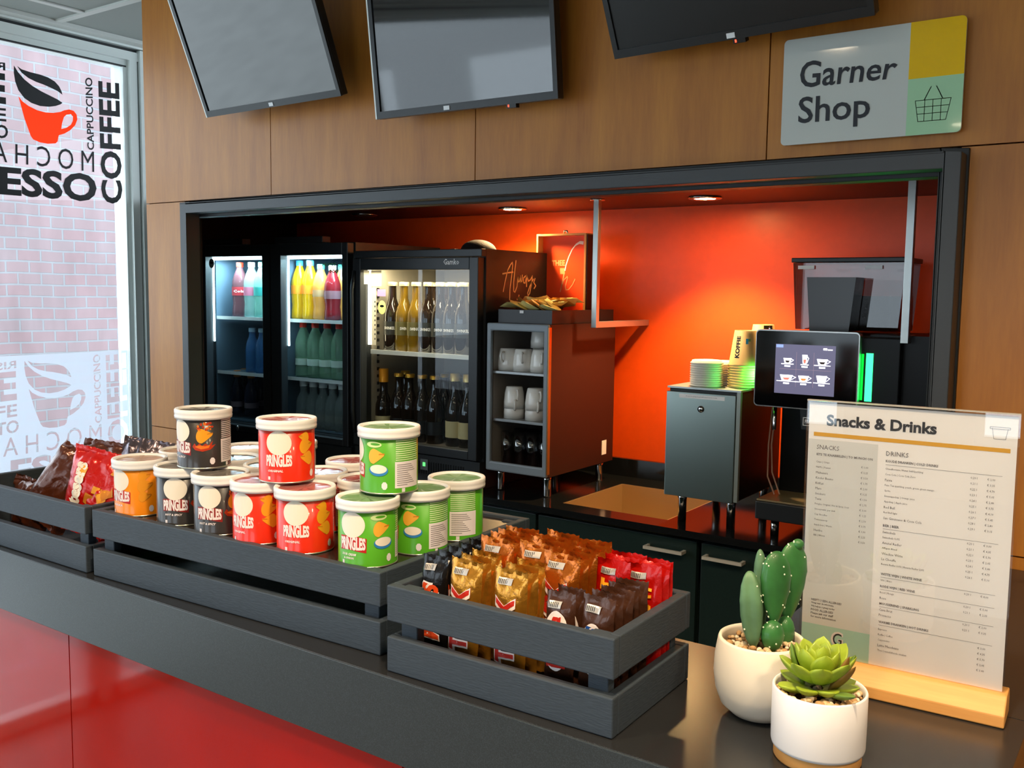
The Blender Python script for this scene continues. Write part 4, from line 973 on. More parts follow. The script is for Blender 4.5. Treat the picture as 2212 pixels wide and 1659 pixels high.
p = at(513, 937, 1, 2.249); o = MB().lathe([(.001, 0), (.010, 0), (.010, .003), (.001, .003)], M_CHROME, 20).build('lock'); o.parent = dA; o.location = (p.x, 2.249, .989); o.rotation_euler = (PI/2, 0, 0)
A = Art(); c = at(457, 569, 1, 2.2535); A.oval(c.x, c.z, .0155, .0175, M_INK, 1).oval(c.x, c.z, .0140, .0160, film_mat('sticker_pale', (.5, .6, .6), (.5, .7, .65), .5, 0), 2).oval(c.x, c.z+.002, .008, .004, M_INK, 3, 14)
A.build('round_sticker', dA, lambda u, v, l: (u, 2.2538-l, v), offs=.0002)
A = Art(); c = at(727, 578, 1, 2.2535); M_GS = mat('green_sticker', '3f8a3a', .5)
A.text('HUSKY', at(695, 575, 1, 2.25).x, at(695, 575, 1, 2.25).z, at(724, 575, 1, 2.25).x, at(695, 568, 1, 2.25).z, M_GS, 2, bold=.03, res=1).text('ECO', at(710, 590, 1, 2.25).x, at(710, 590, 1, 2.25).z, at(729, 590, 1, 2.25).x, at(710, 582, 1, 2.25).z, mat('olive_ink', '6e7a1a', .5), 2, bold=.05, res=1)
for r in (.016, .022, .028, .034): A.line([(c.x+r*math.cos(a*PI/12), c.z-.006+r*math.sin(a*PI/12)) for a in range(1, 11)], .0022, M_INK, 1)
A.build('eco_sticker', dB, lambda u, v, l: (u, 2.2538-l, v), offs=.0002)
SH1 = at(650, 690, 1, 2.33).z; SH2 = at(660, 816, 1, 2.33).z
for z in (SH1, SH2): into(MB().box(HX0+.035, 2.315, z-.007, HX1-.035, 2.68, z-.001, M_LINERD).box(HX0+.035, 2.311, z-.010, HX1-.035, 2.315, z+.002, M_SHELF).build('shelf', clean=False), hk)
into(MB().box(-2.625, 2.32, 1.003, -2.618, 2.69, 1.62, M_LINERD).build('divider'), hk)

# ------------------------------------------------------------------ bottles
def liq(nm, col, op):
    m = bpy.data.materials.new(nm); m.use_nodes = True; n = m.node_tree; n.nodes.clear(); o = n.nodes.new('ShaderNodeOutputMaterial'); mx = n.nodes.new('ShaderNodeMixShader')
    t = n.nodes.new('ShaderNodeBsdfTransparent'); t.inputs[0].default_value = (*[min(1, v*.5+.5) for v in lin(col)], 1); p = n.nodes.new('ShaderNodeBsdfPrincipled')
    p.inputs['Base Color'].default_value = (*lin(col), 1); p.inputs['Roughness'].default_value = .08; mx.inputs[0].default_value = op
    n.links.new(t.outputs[0], mx.inputs[1]); n.links.new(p.outputs[0], mx.inputs[2]); n.links.new(mx.outputs[0], o.inputs[0]); return m
PET = [(.001, 0), (.026, 0), (.030, .006), (.029, .030), (.0265, .050), (.0290, .072), (.0300, .110), (.0285, .135), (.021, .160), (.0125, .180), (.0115, .190)]
BEER = [(.001, 0), (.028, 0), (.030, .004), (.030, .110), (.0285, .130), (.019, .158), (.0135, .176), (.0125, .215), (.0140, .222)]
SLIM = [(.001, 0), (.024, 0), (.026, .004), (.026, .100), (.022, .125), (.0125, .150), (.0120, .172)]
FLAT = [(.001, 0), (.026, 0), (.028, .004), (.028, .085), (.024, .105), (.0125, .125), (.0125, .150)]
_bp = {}
def bottle(kind, x, y, z, label, group):
    if kind in _bp: o = copy_tree(_bp[kind])
    else:
        prof, body, cap, capm, lb, lz, txt, hs = BK[kind]
        o = _bp[kind] = thing('bottle', 'x', 'bottle')
        prof = [(r, q*hs) for r, q in prof]; H = prof[-1][1]; rn = prof[-1][0]
        MB().lathe(prof, body, 22, cap=False).build('body', o)
        cr = max(rn*1.15, .012)
        MB().lathe([(cr, H-.004), (cr, H+cap), (cr*.8, H+cap+.001), (.001, H+cap+.001)], capm, 18, cap=False).build('cap', o)
        if lb:
            z0, z1 = lz; rr_ = max(r for r, q in prof if z0*hs-.03 <= q <= z1*hs+.03)+.0006
            MB().lathe([(rr_, z0*hs), (rr_, z1*hs)], lb, 22, cap=False).build('paper_label', o)
            if txt:
                A = Art(); zc = (z0+z1)/2*hs; A.text(txt[0], -.022, zc-.005, .022, zc+.005, txt[1], 1, bold=.03, res=1)
                A.build('label_print', o, lambda u, v, l: ((rr_+.0003+l)*math.sin(u/rr_), -(rr_+.0003+l)*math.cos(u/rr_), v), step=.006)
    o.location = (x, y, z); o.rotation_euler = (0, 0, math.atan2(-y, -x)+PI/2+random.uniform(-.3, .3)); o['label'] = label; o['group'] = group; return o
M_DKG = mat('dark_brown_glass', '1c120a', .06, coat=.5)
BK = {
 'orange': (PET, liq('orange_soda', 'e8b21a', .8), .014, mat('blue_cap', '4aa6d8', .4), mat('orange_label', 'f08c1c', .5), (.088, .118), None, 1.02),
 'peach': (PET, liq('peach_tea', 'd99a4a', .7), .013, mat('green_cap', '3fa886', .4), liq('pale_label', 'd8c49a', .4), (.085, .110), None, .95),
 'redtea': (PET, liq('red_tea', '7a1c22', .85), .013, mat('white_cap', 'cfe0e0', .4), liq('mauve_label', 'a87f86', .5), (.080, .110), None, .93),
 'water': (PET, liq('still_water', 'a8d8b8', .30), .013, mat('red_cap', 'd8301c', .4), mat('water_label', 'b9cfc0', .5), (.045, .070), None, .95),
 'cola': (PET, liq('clear_cola', '8a5a60', .45), .013, mat('red_cap', 'd8301c', .4), mat('cola_label', 'b03038', .5), (.080, .112), ('Cola', M_PAPER), 1.0),
 'sprite': (PET, liq('clear_soda', 'b8d8d0', .35), .013, mat('white_cap', 'cfe0e0', .4), mat('pink_soda_label', 'b86a80', .5), (.080, .112), None, 1.0),
 'green': (PET, liq('green_soda', '9ad0c0', .35), .013, mat('green_cap', '3fa886', .4), mat('teal_label', '2f8f86', .5), (.080, .112), None, 1.0),
 'blue': (SLIM, liq('blue_glass', '4a86c0', .45), .010, mat('pale_cap', '9fc0d0', .4), None, None, None, .9),
 'tonic': (SLIM, mat('dark_tonic', '1a1c30', .08, coat=.5), .020, mat('amber_cap', 'c8742c', .45), mat('amber_label', '6a5a60', .5), (.03, .055), None, .82),
 'white': (FLAT, liq('clear_small_bottle', '9fb0b0', .30), .018, mat('white_screw_cap', 'cdd6d4', .45), liq('clear_label', 'b8c0b8', .3), (.03, .055), None, 1.0),
 'swk': (BEER, M_DKG, .008, mat('silver_cap', 'b8aa88', .3, .6), mat('dark_beer_label', '2a2a24', .4), (.055, .100), ("SWINKELS'", M_PAPER), .98),
 'swg': (BEER, liq('amber_beer_glass', '6e5410', .85), .008, mat('silver_cap', 'b8aa88', .3, .6), mat('olive_beer_label', '5a5220', .4), (.055, .100), ("SWINKELS'", M_PAPER), .98),
 'bock': (BEER, M_DKG, .007, mat('gold_cap', 'c89a3a', .3, .7), mat('black_beer_label', '141414', .4), (.030, .075), None, .95),
 'yel': (BEER, M_DKG, .040, mat('yellow_neck_foil', 'e89a1c', .35, .3), mat('cream_beer_label', 'c8b888', .5), (.030, .085), None, .85),
 'foil': (BEER, M_DKG, .020, mat('pale_gold_foil', 'd8b868', .3, .5), mat('cream_beer_label', 'c8b888', .5), (.030, .085), None, .95)}
def line_up(items, y, z, where, group, plane=None):
    for k, (kd, px, nm) in enumerate(items):
        p = at(px, 700, 1, y if plane is None else plane)
        bottle(kd, p.x, y, z, '%s, %s' % (nm, where), group)
ZG0 = 1.008
on = ['leftmost', 'second from the left', 'third from the left', 'fourth from the left', 'fifth from the left', 'sixth from the left', 'rightmost', 'eighth', 'ninth']
line_up([('swk', 848, 'leftmost dark beer bottle'), ('swg', 873, 'amber tinted beer bottle, left one of the pair'), ('swg', 899, 'amber tinted beer bottle, right one of the pair'), ('swk', 925, 'dark beer bottle just right of the amber pair'), ('swk', 951, 'dark beer bottle, third from the right'), ('swk', 976, 'dark beer bottle, second from the right'), ('swk', 1001, 'rightmost dark beer bottle')], 2.350, SZG, 'front row, upper shelf, single fridge', 'beer bottles on the upper shelf')
line_up([('swk', 935, 'dark beer bottle behind the fourth one'), ('swk', 965, 'dark beer bottle behind the third from the right'), ('swk', 992, 'dark beer bottle behind the rightmost pair')], 2.430, SZG, 'second row, upper shelf', 'beer bottles on the upper shelf')
line_up([('yel', 829, 'beer bottle with a yellow neck wrapper'), ('bock', 862, 'dark beer bottle right of the yellow necked one'), ('bock', 886, 'dark beer bottle, third from the left'), ('bock', 913, 'dark beer bottle with a bright gold cap, near the middle'), ('bock', 940, 'dark beer bottle, left of the foil topped one'), ('foil', 984, 'beer bottle with pale foil neck and cream label'), ('foil', 1012, 'cream labelled beer bottle cut off by the door frame')], 2.355, ZG0, 'lower part, single fridge', 'beer bottles in the lower compartment')
line_up([('bock', 850, 'dark beer bottle in the shade on the left'), ('bock', 876, 'dark beer bottle second from the left'), ('bock', 962, 'dark beer bottle left of the foil neck'), ('bock', 990, 'dark beer bottle at the right')], 2.440, ZG0, 'back row, lower part, single fridge', 'beer bottles in the lower compartment')
line_up([('orange', 648, 'left orange soda bottle with blue cap'), ('orange', 671, 'right orange soda bottle with blue cap'), ('peach', 694, 'pale amber bottle with green cap'), ('redtea', 719, 'dark red iced tea bottle')], 2.365, SH1, 'top shelf, double fridge', 'soft drinks on the top shelf')
line_up([('peach', 739, 'pale bottle half hidden by the door frame')], 2.41, SH1, 'top shelf, double fridge', 'soft drinks on the top shelf')
line_up([('water', 655, 'red capped water bottle, leftmost'), ('water', 681, 'red capped water bottle, second from the left'), ('water', 707, 'red capped water bottle, third from the left'), ('water', 733, 'red capped water bottle, rightmost')], 2.365, SH2, 'middle shelf, double fridge', 'water bottles on the middle shelf')
wn = ['leftmost', 'second', 'third', 'fourth', 'fifth']
line_up([('white', 655+k*21, 'small white capped bottle, %s of the front row' % wn[k]) for k in range(5)], 2.345, 1.008, 'bottom right, double fridge', 'white capped bottles')
line_up([('white', 662+k*20, 'small white capped bottle, %s of the second row' % wn[k]) for k in range(5)], 2.420, 1.008, 'bottom right, double fridge', 'white capped bottles')
line_up([('cola', 520, 'red capped cola bottle with red label'), ('sprite', 545, 'clear bottle with pink label'), ('green', 567, 'clear bottle with teal label at the door edge')], 2.365, SH1, 'top shelf behind the left door', 'soft drinks behind the left door')
line_up([('blue', 545, 'blue glass bottle, left of two'), ('blue', 566, 'blue glass bottle, right of two')], 2.365, SH2, 'middle shelf behind the left door', 'blue bottles')
line_up([('tonic', 511, 'dark bottle with orange cap, left of two in front'), ('tonic', 541, 'dark bottle with orange cap, right of two in front')], 2.360, 1.025, 'bottom behind the left door', 'orange capped bottles')
line_up([('tonic', 526, 'dark bottle with orange cap, left of two behind'), ('tonic', 560, 'dark bottle with orange cap, right of two behind')], 2.430, 1.025, 'bottom behind the left door', 'orange capped bottles')

# =================================================================== CUP CABINET, TEA BOX, CUPS
WX0, WX1, WY0, WY1, WZ0, WZ1 = -1.688, -1.470, 2.270, 2.66, .965, 1.407
cw = thing('cup_cabinet', 'open fronted cup warmer cabinet with grey rim, two shelves and chrome feet', 'cabinet', (-1.58, 2.46, WT))
M_WS = mat('maroon_brown_side', '33140c', .5, 0); M_RIM = mat('grey_moulded_rim', '8c969e', .4); M_WIN = mat('inner_grey', 'a29c94', .45, .2)
t = .008
into(MB().box(WX0, WY0+.012, WZ0, WX0+t, WY1, WZ1, M_WS).box(WX1-t, WY0+.012, WZ0, WX1, WY1, WZ1, M_WS).box(WX0+t, WY0+.012, WZ1-t, WX1-t, WY1, WZ1, M_WS).box(WX0+t, WY0+.012, WZ0, WX1-t, WY1, WZ0+t, M_WS).box(WX0+t, WY1-t, WZ0+t, WX1-t, WY1, WZ1-t, M_WIN).build('shell', clean=False), cw)
into(MB().box(WX0+t, WY0+.02, WZ0+t, WX0+t+.003, WY1-t, WZ1-t, M_WIN).box(WX1-t-.003, WY0+.02, WZ0+t, WX1-t, WY1-t, WZ1-t, M_WIN).build('inner_lining', clean=False), cw)
into(MB().frame(WX0, WZ0, WX1, WZ1, WY0, WY0+.012, .016, M_RIM, .028, .022).build('front_rim', bev=.004), cw)
into(MB().box(WX1-.0005, WY0, WZ0+.01, WX1+.0035, WY0+.012, WZ1-.008, mat('copper_edge', 'b06a30', .3, .6)).build('edge_trim'), cw)
SW1, SW2 = at(1110, 803, 1, 2.29).z, at(1110, 907, 1, 2.29).z
for z in (SW1, SW2): into(MB().box(WX0+t+.004, WY0+.014, z-.008, WX1-t-.004, WY1-t-.002, z, mat('steel_shelf', '9a9c9c', .3, .6)).build('shelf', bev=.001), cw)
for x, y in ((WX0+.025, WY0+.045), (WX1-.025, WY0+.045), (WX0+.025, WY1-.04), (WX1-.025, WY1-.04)):
    into(MB().lathe([(.011, .0005), (.012, .004), (.012, .050), (.0125, WZ0-WT-.0005)], M_CHROME, 20, (x, y, WT)).build('foot'), cw)
p = at(1305, 968, 0, WX1+.001)
into(MB().box(WX1, p.y-.014, p.z-.020, WX1+.0008, p.y+.014, p.z+.025, M_PAPER).build('rating_plate'), cw)
M_CUP = mat('white_china', 'f2eee6', .12, coat=.4)
CUPP = [(.001, .066), (.022, .066), (.025, .064), (.029, .045), (.0315, .020), (.032, 0), (.030, .001), (.028, .03), (.020, .060), (.001, .062)]
ESP = [(.001, .044), (.014, .045), (.019, .042), (.028, .024), (.034, .0), (.032, .001), (.025, .022), (.001, .040)]
_cp = {}
def cup(kind, x, y, z, rz, label):
    if kind in _cp: o = copy_tree(_cp[kind])
    else:
        o = _cp[kind] = thing('coffee_cup', 'x', 'cup'); pr = CUPP if kind == 'mug' else ESP
        MB().lathe(pr, M_CUP, 32, cap=False).build('bowl', o)
        h = .045 if kind == 'mug' else .028; r = .029 if kind == 'mug' else .027
        MB().tube([(r-.002, 0, h+.010), (r+.010, 0, h+.012), (r+.015, 0, h), (r+.010, 0, h-.014), (r+.0015, 0, h-.018)], .0035, M_CUP, 8).build('handle', o)
    o.location = (x, y, z); o.rotation_euler = (0, 0, rz); o['label'] = label; o['group'] = 'white cups in the cup cabinet'; return o
cy = WY0+.062
def cx_(px, y): return at(px, 780, 1, y).x
cup('mug', cx_(1098, cy), cy, SW1, -1.5, 'upturned white mug, leftmost on the upper shelf of the cup cabinet')
cup('mug', cx_(1131, cy), cy, SW1, -1.1, 'upturned white mug, middle one on the upper shelf')
cup('mug', cx_(1166, cy)+.001, cy+.004, SW1, -.9, 'upturned white mug at the right edge of the upper shelf')
cup('mug', cx_(1150, cy)-.02, cy+.075, SW1, 1.2, 'white mug in the second row, upper shelf, carrying another')
cup('mug', cx_(1150, cy)-.02, cy+.075, SW1+.0665, 1.6, 'white mug stacked highest at the back of the upper shelf')
x1, x2 = cx_(1112, cy), cx_(1158, cy)
cup('mug', x1, cy, SW2, -.9, 'white cup under the left stack on the lower shelf'); cup('mug', x1-.0, cy, SW2+.0295, -.7, 'white cup on top of the left stack on the lower shelf')
cup('mug', x2+.001, cy, SW2, -.8, 'white cup under the right stack on the lower shelf'); cup('mug', x2+.001, cy, SW2+.0295, -.6, 'white cup on top of the right stack on the lower shelf')
cup('mug', (x1+x2)/2, cy+.085, SW2, 2.0, 'white cup in the second row of the lower shelf, its handle sticking up')
gi = 0; _gl = None
for r_ in range(2):
    for k in range(4):
        gx = WX0+.040+k*.046; gy = cy+r_*.07-.005; gz = WZ0+t+.001
        if _gl is None:
            _gl = g_ = thing('drinking_glass', 'x', 'glass'); MB().lathe([(.001, .002), (.018, .002), (.0185, .0), (.0215, .105), (.0203, .105), (.0175, .008), (.001, .008)], M_CLEAR, 24, cap=False).build('tumbler', g_)
        else: g_ = copy_tree(_gl)
        g_.location = (gx, gy, gz); g_['label'] = 'clear drinking glass, %s in the %s row at the bottom of the cup cabinet' % (['leftmost', 'second', 'third', 'rightmost'][k], ['front', 'back'][r_]); g_['group'] = 'glasses in the cup cabinet'
# tea tray with sachets and display box
ty = thing('tea_tray', 'dark tray full of yellow tea sachets on top of the cup cabinet', 'tray', (-1.58, 2.46, WZ1))
TX0, TX1, TY0, TY1 = -1.668, -1.478, 2.30, 2.66; tz = .040
M_TRAY = mat('dark_tray', '1f1d20', .4)
o = MB().box(TX0, TY0, .0005, TX1, TY1, .006, M_TRAY).box(TX0, TY0, .006, TX1, TY0+.006, tz, M_TRAY).box(TX0, TY1-.006, .006, TX1, TY1, tz, M_TRAY).box(TX0, TY0+.006, .006, TX0+.006, TY1-.006, tz, M_TRAY).box(TX1-.006, TY0+.006, .006, TX1, TY1-.006, tz, M_TRAY).build('tray', clean=False)
o.parent = ty; o.location = (1.58, -2.46, 0)
o = MB().box(-.010+.0, TY0-.0015-2.46, .030, .004, TY0-2.46, .038, M_PAPER).build('price_tag', ty)
M_TEA = mat('yellow_tea_paper', 'ffe890', .6); M_TEA2 = mat('amber_tea_paper', 'c98a3a', .6)
rr = random.Random(5); _ts = {}
for k in range(30):
    kd = k % 4 == 3
    if kd not in _ts:
        o = _ts[kd] = thing('tea_sachet', 'x', 'tea sachet'); pillow(.050, .056, .006, 3+k, M_TEA2 if kd else M_TEA, .001, .004, 8, 8)[0].build('envelope', o, clean=False)
    else: o = copy_tree(_ts[kd])
    row_, colm = divmod(k, 5)
    o.location = (TX0+.026+colm*.034+rr.uniform(-.004, .004), TY0+.024+row_*.026+rr.uniform(-.004, .004), WZ1+tz+.006+row_*.003+rr.uniform(0, .008)); o.rotation_euler = (PI/2+rr.uniform(-.75, -.25), rr.uniform(-.2, .2), rr.uniform(-1.2, 1.2))
    o['label'] = '%s tea sachet, %s from the left in the %s row of the tray' % (['yellow', 'amber'][kd], ['first', 'second', 'third', 'fourth', 'fifth'][colm], ['front', 'second', 'third', 'fourth', 'fifth', 'back'][row_]); o['group'] = 'tea sachets in the tray'
yb = 2.585; a, c = at(1157, 658, 1, yb), at(1266, 503, 1, yb)
bx_ = thing('tea_display_box', 'orange red tea box with a light wooden rim standing in the tea tray', 'box', (a.x, yb, WZ1+.0075))
bw, bh = c.x-a.x, c.z-WZ1-.0075
MB().frame(0, 0, bw, bh, 0, .055, .006, mat('wood_rim', 'd99a58', .45)).build('rim', bx_)
MB().box(.006, .030, .006, bw-.006, .055, bh-.006, mat('tea_box_red', 'f04a10', .4)).build('inset', bx_, clean=False)
MB().box(bw+.0002, .004, .0, bw+.004, .055, bh-.004, mat('dark_box_side', '2a0d06', .4)).build('side_panel', bx_)
MB().tube([(bw*.45, .03, bh), (bw*.47, .03, bh+.010), (bw*.52, .03, bh+.010), (bw*.54, .03, bh)], .003, M_CHROME, 8).build('hanger', bx_)
A = Art(); M_TG = mat('faded_gold_print', 'f0a468', .5)
def tq(x, y): p = at(1020+x/6.9125, 480+y/6.9125, 1, yb+.0295); return (p.x-a.x, p.z-WZ1-.0075)
q = [tq(1190, 650), tq(1385, 650), tq(1385, 565), tq(1190, 570)]
A.text('THEE', 0, 0, 0, 0, M_TG, 1, bold=.03, quad=q)
A.line([tq(*p) for p in ((1385, 720), (1400, 640), (1440, 520), (1490, 410), (1540, 345), (1600, 315), (1640, 310))], .0035, M_PAPER, 1)
A.poly([tq(*p) for p in ((1500, 390), (1550, 320), (1610, 280), (1665, 285), (1660, 335), (1600, 325), (1550, 350))], M_PAPER, 2)
A.poly([tq(*p) for p in ((1310, 685), (1380, 685), (1385, 775), (1312, 775))], M_TG, 1)
A.line([tq(*p) for p in ((1370, 780), (1350, 880), (1315, 1035))], .0040, M_TG, 2)
A.line([tq(*p) for p in ((1325, 980), (1370, 860), (1420, 810), (1425, 830), (1390, 960), (1400, 1010), (1440, 1005), (1500, 930), (1535, 850))], .0028, M_TG, 2)
A.build('box_print', bx_, lambda u, v, l: (u, .0298-l, v), offs=.0002)

# =================================================================== HANGING RAILS
p = at(1291, 430, 2, NCEIL); q_ = at(1283, 708, 1, p.y)
rl = thing('hanging_rail', 'square steel rail hanging from the niche ceiling and turning to the orange wall', 'rail', (p.x, p.y, NCEIL))
r_ = .0085
MB().box(-r_, -r_, q_.z-NCEIL, r_, r_, -.001, M_STEEL).build('upright', rl, bev=.001)
MB().box(-r_, r_, q_.z-NCEIL, r_, NBACK-p.y-.001, q_.z-NCEIL+.018, M_STEEL).build('crossbar', rl, bev=.001)
MB().lathe([(.022, -.004), (.022, -.0005)], M_CHROME, 20).build('ceiling_flange', rl)
p = at(1974, 378, 2, NCEIL); q_ = at(1958, 742, 1, p.y)
rl = thing('hanging_rail', 'square steel rail hanging straight down in front of the coffee machine', 'rail', (p.x, p.y, NCEIL))
MB().box(-r_, -r_, q_.z-NCEIL, r_, r_, -.001, M_STEEL).build('upright', rl, bev=.001)
MB().box(-r_, r_, q_.z-NCEIL, r_, .06, q_.z-NCEIL+.018, M_STEEL).build('crossbar', rl, bev=.001)
MB().lathe([(.022, -.004), (.022, -.0005)], M_CHROME, 20).build('ceiling_flange', rl)

# =================================================================== COFFEE CORNER
mc = thing('milk_cooler', 'brushed steel box with a lock on chrome legs, paper cups on top', 'milk cooler', (-.985, 2.42, WT))
BX0, BX1, BY0, BY1, BZ0, BZ1 = -1.087, -.886, 2.250, 2.56, .978, 1.256
into(MB().box(BX0+.002, BY0+.014, BZ0, BX1-.004, BY1, BZ1, M_BLK).build('housing', bev=.002), mc)
into(MB().box(BX0, BY0, BZ0-.004, BX1-.012, BY0+.012, BZ1-.008, mat('polished_door_steel', 'a6b4ae', .30, .95, bump=.05, bscale=60, vscale=(1, 1, 60))).build('door', bev=.0015), mc)
into(MB().box(BX0, BY0+.004, BZ1+.0003, BX1, BY1, BZ1+.005, M_STEEL).build('top_plate'), mc)
into(MB().box(BX1-.010, BY0+.002, BZ0, BX1, BY0+.013, BZ1, mat('pale_edge_strip', 'a8b0a8', .3, .5)).build('edge_strip'), mc)
for x, y in ((BX0+.035, BY0+.04), (BX1-.030, BY0+.04), (BX0+.035, BY1-.04), (BX1-.030, BY1-.04)):
    into(MB().lathe([(.011, .0005), (.0115, .060), (.0135, BZ0-WT-.0005)], M_CHROME, 20, (x, y, WT)).build('leg'), mc)
p = at(1514, 884, 1, BY0); o = MB().lathe([(.001, .002), (.008, .002), (.008, .0), (.009, -.001)], M_CHROME, 20, cap=False).build('lock'); into(o, mc); o.location = (p.x-mc.location.x+mc.location.x, BY0-.0015, p.z); o.rotation_euler = (PI/2, 0, 0)
a, c = at(1467, 855, 1, BY0), at(1566, 849, 1, BY0)
o = MB().box(a.x, BY0-.0006, a.z-.004, c.x, BY0, a.z+.006, M_PAPER).build('instruction_label'); into(o, mc)
A = Art().text('Deze koeling is gevuld met verse melk', a.x+.02, a.z-.0005, c.x-.02, a.z+.0025, M_INKG, 1, res=1); o = A.build('label_text', None, lambda u, v, l: (u, BY0-.0007-l, v)); into(o, mc)
# lids and cups
M_LIDW = mat('white_paper_lid', 'e9e4d6', .5); M_KR = mat('kraft_paper_cup', 'dcb874', .6); M_KRD = mat('dark_brown_cup_print', '3a2410', .6)
TZ = BZ1+.0055
lp = at(1517, 830, 2, TZ)
_l = None
for st_, (dx, dy, n) in enumerate(((-.000, .012, 11), (.012, .085, 10))):
    for k in range(n):
        if _l is None:
            _l = o = thing('coffee_cup_cover', 'x', 'lid'); MB().lathe([(.041, 0), (.043, .001), (.043, .003), (.040, .0042), (.038, .009), (.036, .0095), (.034, .007), (.001, .007)], M_LIDW, 36, cap=False).build('disc', o)
        else: o = copy_tree(_l)
        o.location = (BX0+.080+dx, BY0+.055+dy, TZ+k*.0058); o['label'] = 'white cup lid, %s from the bottom, %s lid stack' % (['first', 'second', 'third', 'fourth', 'fifth', 'sixth', 'seventh', 'eighth', 'ninth', 'tenth', 'top one, eleventh'][k], ['front', 'back'][st_]); o['group'] = 'cup lids on the steel box'
_c = {}
def paper_cup(x, y, z, rz, dark, label):
    if dark in _c: o = copy_tree(_c[dark])
    else:
        o = _c[dark] = thing('paper_cup', 'x', 'paper cup'); Hc, r0, r1 = .092, .0395, .0270
        MB().lathe([(r0, 0), (r0+.002, .001), (r0+.002, .004), (r0, .005), (r1, Hc), (r1-.002, Hc), (r1-.002, Hc-.004), (.001, Hc-.004)], M_KR, 40, cap=False).build('cup', o)
        A = Art(); A.text('KOFFIE', -.0065, .022, .0065, .078, M_INK if not dark else M_PAPER, 2, bold=.05, rot=90 if not dark else -90)
        if dark: A.rect(-.016, .008, .016, .090, M_KRD, 1)
        A.rect(.022, .058, .029, .072, M_BOWL if not dark else M_MAROON, 1).rect(.029, .065, .036, .072, mat('olive_patch', '8a7a48', .6), 1)
        A.build('cup_print', o, lambda u, v, l: ((r0+(r1-r0)*v/Hc+.0004+l)*math.sin(u/.036), -(r0+(r1-r0)*v/Hc+.0004+l)*math.cos(u/.036), v), step=.004)
    o.location = (x, y, z); o.rotation_euler = (0, 0, rz); o['label'] = label; o['group'] = 'paper cups on the steel box'; return o
cxp = at(1587, 830, 2, TZ); CXX, CYY = BX1-.032, BY0+.100
nth = ['first', 'second', 'third', 'fourth', 'fifth', 'sixth', 'seventh', 'eighth', 'ninth', 'tenth', 'eleventh']
for k in range(9): paper_cup(CXX, CYY, TZ+k*.0068, math.atan2(-CYY, -CXX)+PI/2-.55, False, 'kraft coffee cup, %s from the bottom of the front stack' % nth[k] if k < 8 else 'kraft coffee cup with upright lettering, on top of the front stack')
for k in range(11): paper_cup(CXX+.012, CYY+.095, TZ+k*.0068+.012*0, math.atan2(-CYY, -CXX)+PI/2+.45, True, 'dark printed coffee cup, %s from the bottom of the back stack' % nth[k] if k < 10 else 'dark printed coffee cup on top of the back stack')

cm = thing('coffee_machine', 'black coffee machine with lit touch screen, green light strip and bean hoppers', 'coffee machine', (-.65, 2.45, WT))
MX0, MX1 = -.852, -.604
M_BODY = mat('machine_black', '07080a', .4, spec=.3); M_SIL = mat('silver_edge', 'a9a9a6', .25, .8)
# display head
def rpr(x0, z0, x1, z1, r): return rrect(x0, z0, x1, z1, r)
into(MB().prism(rpr(MX0, 1.228, MX1, 1.416, .010), 2.251, 2.275, M_SIL).build('screen_edge'), cm)
into(MB().prism(rpr(MX0+.003, 1.231, MX1-.003, 1.413, .008), 2.248, 2.2508, M_BLKG).build('front_glass'), cm)
sa, sb = at(1672, 848, 1, 2.2475), at(1806, 748, 1, 2.2475)
scr = MB().add([(sa.x, 2.2476, sa.z), (sb.x, 2.2476, sa.z), (sb.x, 2.2476, sb.z), (sa.x, 2.2476, sb.z)], [(0, 1, 2, 3)], mat('screen_backlight', lin('5d5a72'), .3, emit=.9)).build('touch_screen'); into(scr, cm)
A = Art(); sw, sh = sb.x-sa.x, sb.z-sa.z; M_ICW = mat('icon_white', (1, 1, 1), .4, emit=2.2); M_ICD = mat('icon_coffee', lin('2a1812'), .4, emit=.6); M_ICR = mat('icon_red', lin('e06a5a'), .4, emit=1.2); M_ICB = mat('icon_caramel', lin('c07a3a'), .4, emit=1.2); M_GRD = mat('grid_line', lin('9a8088'), .4, emit=1)
S_ = lambda u, v: (sa.x+sw*u, sa.z+sh*v)
for u in (.36, .65): A.line([S_(u, .15), S_(u, .85)], .0005, M_GRD, 1)
A.line([S_(.08, .50), S_(.94, .50)], .0005, M_GRD, 1)
for i, (u, v, w_, hh, m) in enumerate(((.21, .63, .07, .09, M_ICD), (.50, .63, .045, .17, M_ICR), (.79, .63, .09, .10, M_ICD), (.20, .28, .11, .10, M_ICR), (.49, .28, .09, .10, M_ICB), (.79, .28, .09, .12, M_ICW))):
    A.poly([S_(u-w_, v+hh), S_(u+w_, v+hh), S_(u+w_*.7, v-.01), S_(u-w_*.7, v-.01)], M_ICW, 2); A.poly([S_(u-w_*.6, v+hh*.45), S_(u+w_*.6, v+hh*.45), S_(u+w_*.3, v), S_(u-w_*.3, v)], m, 3)
    A.line([S_(u+w_, v+hh*.8), S_(u+w_*1.45, v+hh*.6), S_(u+w_*.85, v+.01)], .0012, M_ICW, 2)
    A.rect(*S_(u-w_*1.5, v-.035), *S_(u+w_*1.5, v-.02), M_ICW, 2); A.rect(*S_(u-.05, v-.085), *S_(u+.05, v-.055), M_ICW, 2)
A.rect(*S_(.80, .91), *S_(.86, .95), M_ICW, 2).rect(*S_(.87, .91), *S_(.95, .93), M_ICW, 2).rect(*S_(.01, .93), *S_(.13, .99), mat('status_blue', lin('8aa0d0'), .4, emit=1), 2)
o = A.build('screen_icons', None, lambda u, v, l: (u, 2.2475-l, v), offs=.00015); into(o, cm)
into(MB().box(MX0+.02, 2.276, 1.235, MX1+.085, 2.66, 1.405, M_BODY).build('upper_body', bev=.003), cm)
